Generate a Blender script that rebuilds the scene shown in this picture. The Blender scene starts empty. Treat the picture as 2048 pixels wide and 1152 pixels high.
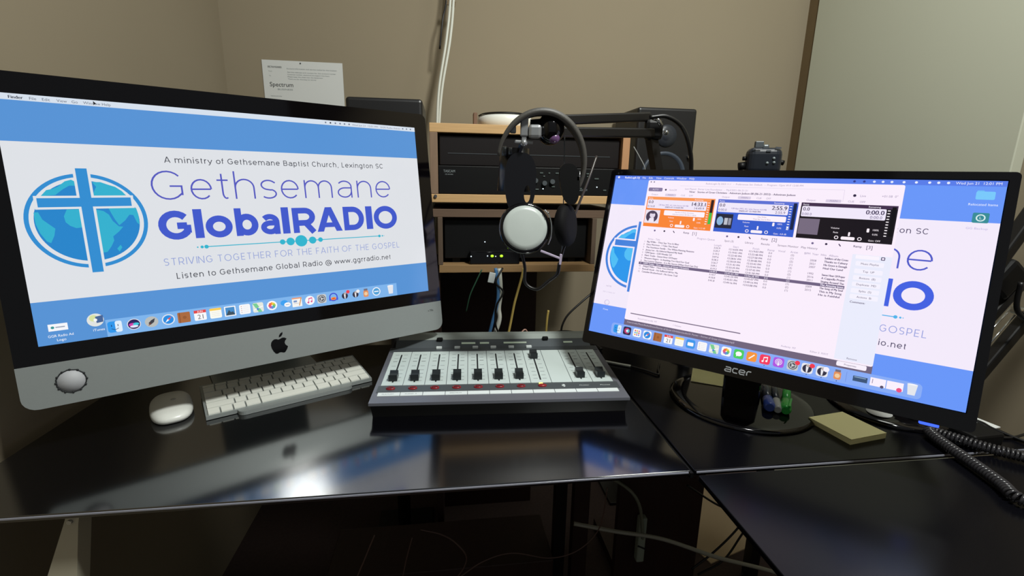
import bpy, bmesh, math, random
from mathutils import Vector, Matrix
random.seed(7)
PI = math.pi
scene = bpy.context.scene
COL = scene.collection
Z0 = 0.74                 # height of the desk top above the floor
PSI = 0.137               # turn of the room against the view

# ------------------------------------------------------------------ camera
F_PX, PITCH, ROLL = 950.09, 0.2277, 0.0183
cam = bpy.data.cameras.new('camera')
cam.sensor_fit = 'HORIZONTAL'; cam.sensor_width = 36.0
cam.lens = F_PX / 2048 * 36.0
cam.clip_start = 0.01; cam.clip_end = 50
cam_o = bpy.data.objects.new('camera', cam); COL.objects.link(cam_o)
M = Matrix.Rotation(ROLL, 3, 'Y') @ Matrix.Rotation(PITCH, 3, 'X')
Mt = M.transposed()
right, fwd, up = Mt @ Vector((1, 0, 0)), Mt @ Vector((0, 1, 0)), Mt @ Vector((0, 0, 1))
R3 = Matrix((right, up, -fwd)).transposed()
cam_o.matrix_world = Matrix.Translation((0, 0, Z0 + 0.39866)) @ R3.to_4x4()
scene.camera = cam_o

# ------------------------------------------------------------------ light
world = bpy.data.worlds.new('world'); scene.world = world
world.use_nodes = True
bg = world.node_tree.nodes['Background']
bg.inputs['Color'].default_value = (0.90, 0.95, 0.97, 1)
bg.inputs['Strength'].default_value = 0.16
L = bpy.data.lights.new('ceiling_lamp', 'AREA'); L.shape = 'DISK'; L.size = 0.24
L.energy = 32; L.color = (0.98, 1.0, 0.95)
lo = bpy.data.objects.new('ceiling_lamp', L); COL.objects.link(lo)
lo.location = (0.56, 0.12, Z0 + 1.60)
lo.rotation_euler = (Vector((0.05, 1.0, Z0 + 0.1)) - lo.location).to_track_quat('-Z', 'Y').to_euler()
L2 = bpy.data.lights.new('ceiling_lamp', 'AREA'); L2.shape = 'DISK'; L2.size = 0.4
L2.energy = 4; L2.color = (0.98, 1.0, 0.93)
lo2 = bpy.data.objects.new('ceiling_lamp', L2); COL.objects.link(lo2)
lo2.location = (0.80, 0.85, Z0 + 1.66); lo2.rotation_euler = (0, 0, 0)
vs = scene.view_settings
vs.view_transform = 'Standard'; vs.look = 'None'; vs.exposure = 0.0; vs.gamma = 1.0
try: vs.use_curve_mapping = False
except Exception: pass

# ------------------------------------------------------------------ helpers
def rw(a, b, z=0.0):      # room frame (along / away from the back wall), z above the desk top
    c, s = math.cos(PSI), math.sin(PSI)
    return Vector((a * c - b * s, a * s + b * c, z + Z0))
def dw(x, y, z=0.0): return Vector((x, y, z + Z0))
def lin(c):
    return tuple((v / 12.92 if v <= 0.04045 else ((v + 0.055) / 1.055) ** 2.4) for v in (x / 255 for x in c[:3]))

MATS = {}
def mat(name, rgb, rough=0.5, metal=0.0, spec=0.5, ior=1.5, var=0.0, scale=20, bump=0.0, emit=None, es=1.0, stretch=None, coat=0.0):
    if name in MATS: return MATS[name]
    m = bpy.data.materials.new(name); m.use_nodes = True
    nt = m.node_tree; b = nt.nodes['Principled BSDF']
    col = lin(rgb) + (1,)
    b.inputs['Base Color'].default_value = col
    b.inputs['Roughness'].default_value = rough
    b.inputs['Metallic'].default_value = metal
    b.inputs['IOR'].default_value = ior
    b.inputs['Specular IOR Level'].default_value = spec
    b.inputs['Coat Weight'].default_value = coat
    tc = nt.nodes.new('ShaderNodeTexCoord')
    mp = nt.nodes.new('ShaderNodeMapping'); nt.links.new(tc.outputs['Object'], mp.inputs['Vector'])
    if stretch: mp.inputs['Scale'].default_value = stretch
    nz = nt.nodes.new('ShaderNodeTexNoise'); nz.inputs['Scale'].default_value = scale
    nz.inputs['Detail'].default_value = 4
    nt.links.new(mp.outputs['Vector'], nz.inputs['Vector'])
    if var:
        mx = nt.nodes.new('ShaderNodeMix'); mx.data_type = 'RGBA'
        mx.inputs[6].default_value = tuple(v * (1 - var) for v in col[:3]) + (1,)
        mx.inputs[7].default_value = tuple(min(1, v * (1 + var)) for v in col[:3]) + (1,)
        nt.links.new(nz.outputs['Fac'], mx.inputs[0]); nt.links.new(mx.outputs[2], b.inputs['Base Color'])
    if bump:
        bp = nt.nodes.new('ShaderNodeBump'); bp.inputs['Strength'].default_value = bump
        bp.inputs['Distance'].default_value = 0.002
        nt.links.new(nz.outputs['Fac'], bp.inputs['Height']); nt.links.new(bp.outputs['Normal'], b.inputs['Normal'])
    if emit:
        b.inputs['Emission Color'].default_value = lin(emit) + (1,)
        b.inputs['Emission Strength'].default_value = es
    MATS[name] = m; return m

wall_m = mat('beige_wall_paint', (139, 128, 107), 0.9, var=0.05, scale=3, bump=0.1)
white_m = mat('grey_white_panel_paint', (188, 190, 172), 0.6, var=0.03, scale=2)
trim_m = mat('brown_trim', (104, 86, 58), 0.7, var=0.1, scale=15)
floor_m = mat('brown_carpet', (60, 46, 42), 0.95, var=0.35, scale=120, bump=0.6)
glass_m = mat('black_desk_glass', (6, 6, 9), 0.12, spec=0.5, ior=2.3)
glass2_m = mat('satin_black_desk_glass', (8, 8, 12), 0.22, spec=0.27, ior=1.4)
glassedge_m = mat('polished_glass_edge', (150, 152, 165), 0.25, ior=2.2)
alu_m = mat('brushed_aluminium', (150, 156, 155), 0.45, metal=0.35, var=0.03, scale=300)
blackglass_m = mat('black_screen_glass', (5, 4, 6), 0.06, ior=1.5)
blackgloss_m = mat('black_gloss_plastic', (9, 8, 10), 0.08)
blackmatte_m = mat('black_matte_plastic', (7, 7, 8), 0.5, spec=0.25)
blackmetal_m = mat('black_painted_steel', (12, 11, 12), 0.4)
darkgrey_m = mat('dark_grey_metal', (80, 86, 90), 0.4, metal=0.2)
grey_m = mat('mixer_grey_lip', (118, 120, 130), 0.35, metal=0.4)
panel_m = mat('mixer_white_faceplate', (196, 208, 206), 0.45)
label_m = mat('white_label', (215, 222, 222), 0.5)
ink_m = mat('black_ink', (25, 28, 32), 0.6)
inkgrey_m = mat('grey_ink', (130, 138, 140), 0.6)
cap_m = mat('fader_cap_black', (26, 32, 34), 0.35)
red_m = mat('red_button', (140, 30, 38), 0.3)
yellow_m = mat('lit_yellow_lamp', (240, 230, 120), 0.4, emit=(240, 235, 120), es=0.9)
white_pl = mat('white_plastic', (226, 228, 222), 0.3)
key_m = mat('white_key_plastic', (222, 224, 216), 0.4)
wood_m = mat('pale_pine_board', (196, 158, 108), 0.6, var=0.18, scale=14, stretch=(1, 6, 20))
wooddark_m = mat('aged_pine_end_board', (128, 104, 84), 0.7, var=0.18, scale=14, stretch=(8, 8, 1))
mahog_m = mat('dark_mahogany_board', (44, 24, 19), 0.6, var=0.3, scale=8, stretch=(8, 8, 1))
chrome_m = mat('chrome', (200, 202, 205), 0.15, metal=1.0)
paper_m = mat('white_paper', (205, 207, 205), 0.8, var=0.02, scale=8)
note_m = mat('yellow_note_paper', (246, 241, 182), 0.8, var=0.03, scale=30)
cup_m = mat('grey_white_cup_plate', (176, 184, 180), 0.3, var=0.03, scale=60)
band_m = mat('dark_grey_band', (66, 64, 60), 0.5)
rubber_m = mat('black_cable_rubber', (13, 12, 13), 0.4)
wcable_m = mat('white_cable_sheath', (200, 202, 192), 0.5)
bluec_m = mat('blue_cable_sheath', (70, 120, 170), 0.4)
yelc_m = mat('yellow_cable_sheath', (190, 165, 90), 0.5)
greenc_m = mat('green_cable_sheath', (40, 80, 60), 0.5)
brownc_m = mat('copper_brown_cable', (150, 100, 80), 0.4)
cone_m = mat('speaker_cone_grey', (60, 68, 80), 0.4)
purple_m = mat('purple_lens_coating', (92, 64, 102), 0.2)
greenled_m = mat('green_led', (150, 220, 40), 0.4, emit=(170, 235, 40), es=1.3)
whiteled_m = mat('white_led', (220, 230, 240), 0.4, emit=(200, 215, 225), es=0.8)
blueled_m = mat('blue_led', (60, 90, 240), 0.4, emit=(60, 95, 255), es=1.6)
silvertext_m = mat('silver_lettering', (165, 168, 172), 0.35)
green_m = mat('green_pen_plastic', (50, 175, 70), 0.2)
navy_m = mat('navy_pen_plastic', (60, 85, 170), 0.2)
dkblue_m = mat('dark_blue_pen_plastic', (34, 44, 60), 0.25)
cardboard_m = mat('beige_cardboard', (186, 164, 132), 0.85, var=0.06, scale=6)
leg_m = mat('cream_leg_laminate', (205, 198, 175), 0.6)

class MB:
    """collects shapes into one mesh"""
    def __init__(s): s.b = bmesh.new()
    def box(s, c, d, bev=0.0, seg=2, rot=None):
        r = bmesh.ops.create_cube(s.b, size=1.0)
        vs_ = r['verts']
        for v in vs_: v.co = Vector((v.co.x * d[0], v.co.y * d[1], v.co.z * d[2]))
        if bev > 0:
            es = list({e for v in vs_ for e in v.link_edges})
            rr = bmesh.ops.bevel(s.b, geom=es, offset=bev, segments=seg, affect='EDGES', profile=0.5)
            vs_ = list({v for f in rr['faces'] for v in f.verts} | {v for v in vs_ if v.is_valid})
        for v in vs_:
            p = v.co.copy()
            if rot is not None: p = rot @ p
            v.co = p + Vector(c)
        return s
    def b2(s, x0, x1, y0, y1, z0, z1, bev=0.0, seg=2):
        return s.box(((x0 + x1) / 2, (y0 + y1) / 2, (z0 + z1) / 2), (abs(x1 - x0), abs(y1 - y0), abs(z1 - z0)), bev, seg)
    def bar(s, p0, p1, w, t, roll=0.0, bev=0.0):
        p0, p1 = Vector(p0), Vector(p1); d = p1 - p0
        q = d.to_track_quat('Z', 'Y').to_matrix() @ Matrix.Rotation(roll, 3, 'Z')
        return s.box((p0 + p1) / 2, (w, t, d.length), bev, 2, q)
    def cyl(s, p0, p1, r, r2=None, seg=20):
        return s.sweep([Vector(p0), Vector(p1)], [r, r if r2 is None else r2], seg)
    def sweep(s, pts, rad, seg=8, caps=True, closed=False):
        pts = [Vector(p) for p in pts]; n = len(pts)
        if not hasattr(rad, '__len__'): rad = [rad] * n
        t0 = (pts[1] - pts[0]).normalized()
        ref = Vector((0, 0, 1)) if abs(t0.z) < 0.9 else Vector((1, 0, 0))
        u = t0.cross(ref).normalized(); rings = []
        for i, p in enumerate(pts):
            if closed: t = (pts[(i + 1) % n] - pts[i - 1]).normalized()
            else: t = (pts[min(i + 1, n - 1)] - pts[max(i - 1, 0)]).normalized()
            u = (u - t * u.dot(t)).normalized(); v = t.cross(u)
            rings.append([s.b.verts.new(p + (u * math.cos(2 * PI * k / seg) + v * math.sin(2 * PI * k / seg)) * rad[i]) for k in range(seg)])
        m = n if closed else n - 1
        for i in range(m):
            A, B = rings[i], rings[(i + 1) % n]
            for k in range(seg):
                f = s.b.faces.new((A[k], A[(k + 1) % seg], B[(k + 1) % seg], B[k])); f.smooth = True
        if caps and not closed:
            s.b.faces.new(list(reversed(rings[0]))); s.b.faces.new(rings[-1])
        return s
    def lathe(s, prof, c=(0, 0, 0), axis=None, seg=40, smooth=True):
        """prof: list of (r, h) along the axis"""
        q = Matrix.Identity(3) if axis is None else Vector(axis).to_track_quat('Z', 'Y').to_matrix()
        rings = []
        for r, h in prof:
            if r < 1e-6: rings.append([s.b.verts.new(q @ Vector((0, 0, h)) + Vector(c))])
            else: rings.append([s.b.verts.new(q @ Vector((r * math.cos(2 * PI * k / seg), r * math.sin(2 * PI * k / seg), h)) + Vector(c)) for k in range(seg)])
        for A, B in zip(rings, rings[1:]):
            for k in range(seg):
                k2 = (k + 1) % seg
                if len(A) == 1 and len(B) == 1: break
                if len(A) == 1: f = s.b.faces.new((A[0], B[k2], B[k]))
                elif len(B) == 1: f = s.b.faces.new((A[k], A[k2], B[0]))
                else: f = s.b.faces.new((A[k], A[k2], B[k2], B[k]))
                f.smooth = smooth
        return s
    def prism(s, poly, h0, h1, fr=None):
        """2-D outline (x, y) extruded from h0 to h1 along z, then through frame fr"""
        fr = fr or (lambda x, y, z: Vector((x, y, z)))
        A = [s.b.verts.new(fr(x, y, h0)) for x, y in poly]; B = [s.b.verts.new(fr(x, y, h1)) for x, y in poly]
        n = len(poly)
        for i in range(n): s.b.faces.new((A[i], A[(i + 1) % n], B[(i + 1) % n], B[i]))
        s.b.faces.new(list(reversed(A))); s.b.faces.new(B)
        return s
    def sphere(s, c, r, seg=24, sc=(1, 1, 1)):
        rr = bmesh.ops.create_uvsphere(s.b, u_segments=seg, v_segments=seg // 2, radius=r)
        for v in rr['verts']: v.co = Vector((v.co.x * sc[0], v.co.y * sc[1], v.co.z * sc[2])) + Vector(c)
        for f in {f for v in rr['verts'] for f in v.link_faces}: f.smooth = True
        return s
    def mesh(s, name, m, org=None):
        bmesh.ops.recalc_face_normals(s.b, faces=s.b.faces[:])
        if org is not None:
            for v in s.b.verts: v.co -= Vector(org)
        me = bpy.data.meshes.new(name); s.b.to_mesh(me); s.b.free()
        me.materials.append(m); return me

def obj(name, mb, m, parent=None, loc=None, label=None):
    o = bpy.data.objects.new(name, mb.mesh(name, m, loc))
    COL.objects.link(o)
    if parent is not None: o.parent = parent
    if loc is not None: o.location = loc
    if label: o['label'] = label
    return o
def tag(o, label, cat, group=None, kind=None):
    o['label'] = label; o['category'] = cat
    if group: o['group'] = group
    if kind: o['kind'] = kind
    return o
def thing(name, label, cat, loc=(0, 0, 0), rotz=0.0, group=None):
    o = bpy.data.objects.new(name, None); COL.objects.link(o)
    o.empty_display_size = 0.05
    o.location = loc; o.rotation_euler = (0, 0, rotz)
    return tag(o, label, cat, group)
def copy_tree(o, parent=None):
    c = o.copy(); COL.objects.link(c)
    if parent is not None: c.parent = parent
    for ch in [x for x in bpy.data.objects if x.parent == o]: copy_tree(ch, c)
    return c
def struct(name, mb, m, loc=None):
    o = obj(name, mb, m, None, loc); o['kind'] = 'structure'; return o
def smooth(pts, n=8):
    pts = [Vector(p) for p in pts]; P = [pts[0] * 2 - pts[1]] + pts + [pts[-1] * 2 - pts[-2]]; out = []
    for i in range(1, len(P) - 2):
        for k in range(n):
            t = k / n; a, b, c, d = P[i - 1], P[i], P[i + 1], P[i + 2]
            out.append(0.5 * ((2 * b) + (c - a) * t + (2 * a - 5 * b + 4 * c - d) * t * t + (3 * b - a - 3 * c + d) * t ** 3))
    out.append(pts[-1]); return out
def cable(name, pts, r, m, label, cat='cable', group=None, seg=6):
    pts = [Vector(p) for p in pts]; org = pts[0]
    o = obj(name, MB().sweep(smooth(pts), r, seg), m, None, org)
    return tag(o, label, cat, group)
def rrect(x0, y0, x1, y1, r, n=5, corners=(1, 1, 1, 1)):
    out = []
    for (cx, cy, a0, on) in ((x1 - r, y1 - r, 0, corners[0]), (x0 + r, y1 - r, 90, corners[1]), (x0 + r, y0 + r, 180, corners[2]), (x1 - r, y0 + r, 270, corners[3])):
        if on and r > 0:
            for k in range(n + 1):
                a = math.radians(a0 + 90 * k / n); out.append((cx + r * math.cos(a), cy + r * math.sin(a)))
        else:
            a = math.radians(a0 + 45); out.append((cx + r * (1 if math.cos(a) > 0 else -1), cy + r * (1 if math.sin(a) > 0 else -1)))
    return out

# ---------------------------------------------------------------- lettering
_tc = {}
def text_mesh(s):
    """built-in typeface as flat polygons; returns (points, faces, xmin, xmax)"""
    if s in _tc: return _tc[s]
    cu = bpy.data.curves.new('t', 'FONT'); cu.body = s; cu.size = 1.0; cu.resolution_u = 3
    o = bpy.data.objects.new('t', cu); COL.objects.link(o)
    dg = bpy.context.evaluated_depsgraph_get(); dg.update()
    me = o.evaluated_get(dg).to_mesh()
    P = [(v.co.x, v.co.y) for v in me.vertices]; Fs = [tuple(p.vertices) for p in me.polygons]
    o.evaluated_get(dg).to_mesh_clear()
    bpy.data.objects.remove(o); bpy.data.curves.remove(cu)
    xs = [p[0] for p in P] or [0, 1]
    _tc[s] = (P, Fs, min(xs), max(xs)); return _tc[s]
CAPH = None
def caph():
    global CAPH
    if CAPH is None: CAPH = max(p[1] for p in text_mesh('H')[0])
    return CAPH
def arc(cx, cy, rx, ry, a0, a1, n=18):
    return [(cx + rx * math.cos(math.radians(a0 + (a1 - a0) * k / n)), cy + ry * math.sin(math.radians(a0 + (a1 - a0) * k / n))) for k in range(n + 1)]
XH = 0.72
GL = {   # strokes inside the unit box of each letter, y up
 'G': [arc(.5, .5, .5, .5, 42, 318) + [(.93, .22)], [(.93, .14), (.93, .5)], [(.93, .47), (.55, .47)]],
 'e': [[(.03, .5), (.98, .5)], arc(.5, .5, .5, .5, 0, 318)],
 't': [[(.42, 1), (.42, .22)] + arc(.68, .22, .26, .22, 180, 300, 8), [(0, .74), (.95, .74)]],
 'h': [[(0, 0), (0, 1)], [(0, .4)] + arc(.5, .4, .5, XH - .4, 180, 0, 14) + [(1, 0)]],
 'n': [[(0, 0), (0, 1)], [(0, .5)] + arc(.5, .55, .5, .45, 180, 0, 14) + [(1, 0)]],
 'm': [[(0, 0), (0, 1)], [(0, .55)] + arc(.25, .6, .25, .4, 180, 0, 12) + [(.5, 0)], [(.5, .55)] + arc(.75, .6, .25, .4, 180, 0, 12) + [(1, 0)]],
 's': [[(.95, .86)] + arc(.5, .74, .46, .26, 40, 250, 14) + [(.62, .46)] + list(reversed(arc(.48, .25, .48, .25, -140, 60, 14)))],
 'a': [[(.08, .86)] + arc(.5, .66, .5, .34, 130, 0, 12) + [(1, 0)], [(1, .58), (.5, .58)] + arc(.5, .29, .5, .29, 90, 270, 12) + arc(.5, .4, .5, .4, 285, 350, 6)],
 'l': [[(0, 0), (0, 1)]], 'I': [[(.5, 0), (.5, 1)]],
 'o': [arc(.5, .5, .5, .5, 0, 360, 32)], 'O': [arc(.5, .5, .5, .5, 0, 360, 36)],
 'b': [[(0, 0), (0, 1)], arc(.5, .37, .5, .37, 0, 360, 28)],
 'R': [[(0, 0), (0, 1)], [(0, 1), (.5, 1)] + arc(.55, .68, .42, .32, 90, -90, 12) + [(0, .36)], [(.55, .36), (1, 0)]],
 'A': [[(0, 0), (.5, 1)], [(.5, 1), (1, 0)], [(.2, .27), (.8, .27)]],
 'D': [[(0, 0), (0, 1)], [(0, 1), (.45, 1)] + arc(.45, .5, .55, .5, 90, -90, 18) + [(0, 0)]],
 'S': [[(.95, .86)] + arc(.5, .74, .46, .26, 40, 250, 14) + [(.62, .46)] + list(reversed(arc(.48, .25, .48, .25, -140, 60, 14)))],
 'T': [[(.5, 0), (.5, 1)], [(0, 1), (1, 1)]], 'V': [[(0, 1), (.5, 0)], [(.5, 0), (1, 1)]],
 'N': [[(0, 0), (0, 1)], [(0, 1), (1, 0)], [(1, 0), (1, 1)]], 'E': [[(0, 0), (0, 1)], [(0, 1), (1, 1)], [(0, .5), (.9, .5)], [(0, 0), (1, 0)]],
 'F': [[(0, 0), (0, 1)], [(0, 1), (1, 1)], [(0, .48), (.9, .48)]], 'H': [[(0, 0), (0, 1)], [(1, 0), (1, 1)], [(0, .5), (1, .5)]],
 'P': [[(0, 0), (0, 1)], [(0, 1), (.5, 1)] + arc(.55, .68, .42, .32, 90, -90, 12) + [(0, .36)]], 'L': [[(0, 1), (0, 0)], [(0, 0), (1, 0)]],
}
ADV = dict(S=.55, T=.6, R=.6, I=.0, V=.72, N=.68, G=.74, O=.84, E=.52, H=.68, F=.5, A=.74, P=.55, L=.5)

def ribbon(pts, w):
    """centre line -> two offset sides"""
    n = len(pts); Lf, Rt = [], []
    closed = n > 3 and math.hypot(pts[0][0] - pts[-1][0], pts[0][1] - pts[-1][1]) < 1e-4
    for i, p in enumerate(pts):
        if closed: a, b = pts[(i - 1) if i > 0 else n - 2], pts[(i + 1) if i < n - 1 else 1]
        else: a, b = pts[max(i - 1, 0)], pts[min(i + 1, n - 1)]
        dx, dy = b[0] - a[0], b[1] - a[1]; l = math.hypot(dx, dy) or 1
        nx, ny = -dy / l * w / 2, dx / l * w / 2
        Lf.append((p[0] + nx, p[1] + ny)); Rt.append((p[0] - nx, p[1] - ny))
    return Lf, Rt

GL.update({
 'C': [arc(.52, .5, .52, .5, 40, 320, 20)], 'c': [arc(.55, .5, .55, .5, 48, 312, 18)],
 'B': [[(0, 0), (0, 1)], [(0, 1), (.5, 1)] + arc(.55, .76, .37, .24, 90, -90, 10) + [(0, .52)], [(0, .52), (.55, .52)] + arc(.6, .26, .4, .26, 90, -90, 10) + [(0, 0)]],
 'p': [[(0, 0), (0, 1)], arc(.5, .63, .5, .37, 0, 360, 28)], 'd': [[(1, 0), (1, 1)], arc(.5, .37, .5, .37, 0, 360, 28)],
 'g': [[(1, 1), (1, .2)] + arc(.55, .2, .45, .2, 0, -130, 10), arc(.5, .63, .5, .37, 0, 360, 28)],
 'y': [[(0, 1), (.5, .3)], [(1, 1), (.42, .12)] + [(.3, .02), (.08, .0)]], 'x': [[(0, 0), (1, 1)], [(0, 1), (1, 0)]],
 'w': [[(0, 1), (.25, 0)], [(.25, 0), (.5, 1)], [(.5, 1), (.75, 0)], [(.75, 0), (1, 1)]],
 'u': [[(1, 0), (1, 1)], [(0, 1), (0, .45)] + arc(.5, .45, .5, .45, 180, 360, 14)],
 'r': [[(0, 0), (0, 1)], [(0, .5)] + arc(.7, .45, .7, .55, 165, 78, 8)],
 'f': [[(.4, 0), (.4, .8)] + arc(.85, .8, .45, .2, 180, 95, 7), [(0, .71), (1, .71)]],
 'i': [[(.5, 0), (.5, .72)], [(.5, .88), (.5, 1.03)]], '.': [[(.5, 0), (.5, 1)]], ',': [[(.6, 1), (.2, 0)]],
 '@': [arc(.5, .5, .5, .5, -60, 290, 30), arc(.48, .5, .2, .22, 0, 360, 18), [(.68, .72), (.68, .4), (.85, .28), (.98, .5)]],
})
DV = dict(A=1401, m=1995, i=569, n=1298, s=1067, t=803, r=842, y=1212, o=1253, f=721, G=1587, e=1260, h=1298, a=1255, B=1405, p=1300, C=1430, u=1298, c=1126, L=1141, x=1212, g=1300, S=1300, l=569, b=1300, R=1423, d=1300, w=1675)
DV.update({' ': 651, '.': 651, ',': 651, '@': 2048})
def stroke_text(p, t, x0, x1, base, cap, wd, c):
    tot = sum(DV[q] for q in t) / 1493; k = (x1 - x0) / (tot - .1); x = x0
    for q in t:
        a = DV[q] / 1493 * k
        if q != ' ':
            lo_, hi_ = (.03, .03) if q in 'Ayxwf' else (.125, .115) if q in 'hnmulbpLBRirg.' else (.075, .085)
            if q in 'gd': lo_, hi_ = .075, .125
            if q == 'r': hi_ = 0
            if q == 'e' or q == 'o': lo_ = hi_ = .075
            top, bot = base - cap * .755, base
            if q in 'ABCGLRShbldi': top = base - cap * (1.0 if q.isupper() else 1.04)
            if q == 't': top = base - cap * .97
            if q == 'f': top = base - cap * 1.04
            if q in 'pgy': bot = base + cap * .28
            if q == '.': top = base - cap * .16
            if q == ',': top, bot = base - cap * .16, base + cap * .2
            if q == '@': top, bot = base - cap * .95, base + cap * .22
            if q == 'i': top = base - cap * 1.0
            g0, g1 = x + lo_ * k, x + a - hi_ * k
            p.z += .05
            if q in '.,': g0, g1 = x + .17 * k, x + .30 * k
            if q == 'l': p.rect((g0 + g1) / 2 - wd / 2, base - cap * 1.04, (g0 + g1) / 2 + wd / 2, base, c)
            elif q == 'i' or q == '.':
                m_ = (g0 + g1) / 2
                p.rect(m_ - wd / 2 - (q == '.') * .4, base - (cap * .755 if q == 'i' else cap * .17), m_ + wd / 2 + (q == '.') * .4, base, c)
                if q == 'i': p.rect(m_ - wd / 2, base - cap * 1.04, m_ + wd / 2, base - cap * .88, c)
            else: p.glyph(q, g0, g1, top, bot, wd, c)
        x += a

class Pic:
    """a picture made of coloured flat shapes, 1600 x 900 units, origin top left"""
    def __init__(s, w, step=0.00012):
        s.w = w; s.k = w / 1600; s.V = []; s.F = []; s.C = []; s.z = 0; s.step = step
    def P(s, u, v): return ((u - 800) * s.k, -s.z * s.step, (450 - v) * s.k)
    def poly(s, pts, c, z=None):
        if z is not None: s.z = z
        i = len(s.V); s.V += [s.P(*p) for p in pts]; s.F.append(tuple(range(i, i + len(pts)))); s.C.append(c)
    def rect(s, x0, y0, x1, y1, c, z=None): s.poly([(x0, y0), (x1, y0), (x1, y1), (x0, y1)], c, z)
    def rr(s, x0, y0, x1, y1, r, c, z=None): s.poly(rrect(x0, y0, x1, y1, r), c, z)
    def disc(s, x, y, r, c, z=None, ry=None, n=28): s.poly([(x + r * math.cos(2 * PI * k / n), y + (ry or r) * math.sin(2 * PI * k / n)) for k in range(n)], c, z)
    def ring(s, x, y, r0, r1, c, z=None, n=72):
        if z is not None: s.z = z
        for k in range(n):
            a, b = 2 * PI * k / n, 2 * PI * (k + 1) / n
            s.poly([(x + r0 * math.cos(a), y + r0 * math.sin(a)), (x + r1 * math.cos(a), y + r1 * math.sin(a)), (x + r1 * math.cos(b), y + r1 * math.sin(b)), (x + r0 * math.cos(b), y + r0 * math.sin(b))], c)
    def line(s, pts, w, c, z=None):
        if z is not None: s.z = z
        A, B = ribbon(pts, w)
        for i in range(len(pts) - 1): s.poly([A[i], A[i + 1], B[i + 1], B[i]], c)
    def glyph(s, ch, x0, x1, ytop, ybot, w, c, hw=None):
        """letter fitted so that its inked box is x0..x1, ytop..ybot"""
        X0, X1, Y0, Y1 = x0 + w / 2, x1 - w / 2, ytop + w / 2, ybot - w / 2
        if ch in 'AV':
            a, b = (ybot, ytop) if ch == 'A' else (ytop, ybot)
            m_ = (x0 + x1) / 2; q = w * 1.12
            s.poly([(x0, a), (x0 + q, a), (m_ + q / 2, b), (m_ - q / 2, b)], c); s.z += .02
            s.poly([(x1, a), (x1 - q, a), (m_ - q / 2, b), (m_ + q / 2, b)], c); s.z += .02
            if ch == 'A':
                y = ybot - (ybot - ytop) * .27; i_ = (x1 - x0) * .16
                s.poly([(x0 + i_, y - w * .42), (x1 - i_, y - w * .42), (x1 - i_, y + w * .42), (x0 + i_, y + w * .42)], c)
            return
        if ch == 'I': X0 = X1 = (x0 + x1) / 2
        for st in GL[ch]:
            q = []
            for (x, y) in st:
                yy = Y1 - y * (Y1 - Y0)
                # straight stems run the full height
                if len(st) == 2 and st[0][0] == st[1][0]:
                    if y == 0: yy = ybot
                    if y == 1: yy = ytop
                elif y == 0 and x in (0, .5, 1) and (ch in 'hnmaRAVN'): yy = ybot
                if ch in 'AV' and y in (0, 1): yy = ybot if y == 0 else ytop
                q.append((X0 + x * (X1 - X0), yy))
            s.line(q, w, c)
    def text(s, t, x0, base, cap, c, x1=None, z=None, bold=0.0, align='l'):
        if z is not None: s.z = z
        P, Fs, a, b = text_mesh(t)
        sy = cap / caph(); sx = sy if x1 is None else (x1 - x0) / max(b - a, 1e-6)
        if align == 'r': x0 = x0 - (b - a) * sx
        if align == 'c': x0 = x0 - (b - a) * sx / 2
        for off in ([0] if not bold else [0, bold]):
            i = len(s.V)
            s.V += [s.P(x0 + off + (p[0] - a) * sx, base - p[1] * sy) for p in P]
            for f in Fs: s.F.append(tuple(i + k for k in f)); s.C.append(c)
            if bold: s.z += 0.1
        return x0 + (b - a) * sx
    def build(s, name, m, parent, loc=(0, 0, 0)):
        me = bpy.data.meshes.new(name); me.from_pydata(s.V, [], s.F)
        ca = me.color_attributes.new('picture', 'FLOAT_COLOR', 'CORNER')
        li = 0
        for f, c in zip(me.polygons, s.C):
            cc = lin(c) + (1,)
            for k in f.loop_indices: ca.data[k].color = cc
        # every face looks towards -y
        bm = bmesh.new(); bm.from_mesh(me); bm.normal_update()
        for f in bm.faces:
            if f.normal.y > 0: f.normal_flip()
        bm.to_mesh(me); bm.free()
        me.materials.append(m)
        o = bpy.data.objects.new(name, me); COL.objects.link(o); o.parent = parent; o.location = loc
        return o
def screen_mat(name, strength, tint=(1, 1, 1)):
    m = bpy.data.materials.new(name); m.use_nodes = True; nt = m.node_tree; b = nt.nodes['Principled BSDF']
    at = nt.nodes.new('ShaderNodeVertexColor'); at.layer_name = 'picture'
    nt.links.new(at.outputs['Color'], b.inputs['Emission Color'])
    b.inputs['Emission Strength'].default_value = strength
    b.inputs['Base Color'].default_value = (0.004, 0.004, 0.005, 1); b.inputs['Roughness'].default_value = 0.12
    b.inputs['Specular IOR Level'].default_value = 0.4
    return m

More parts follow.
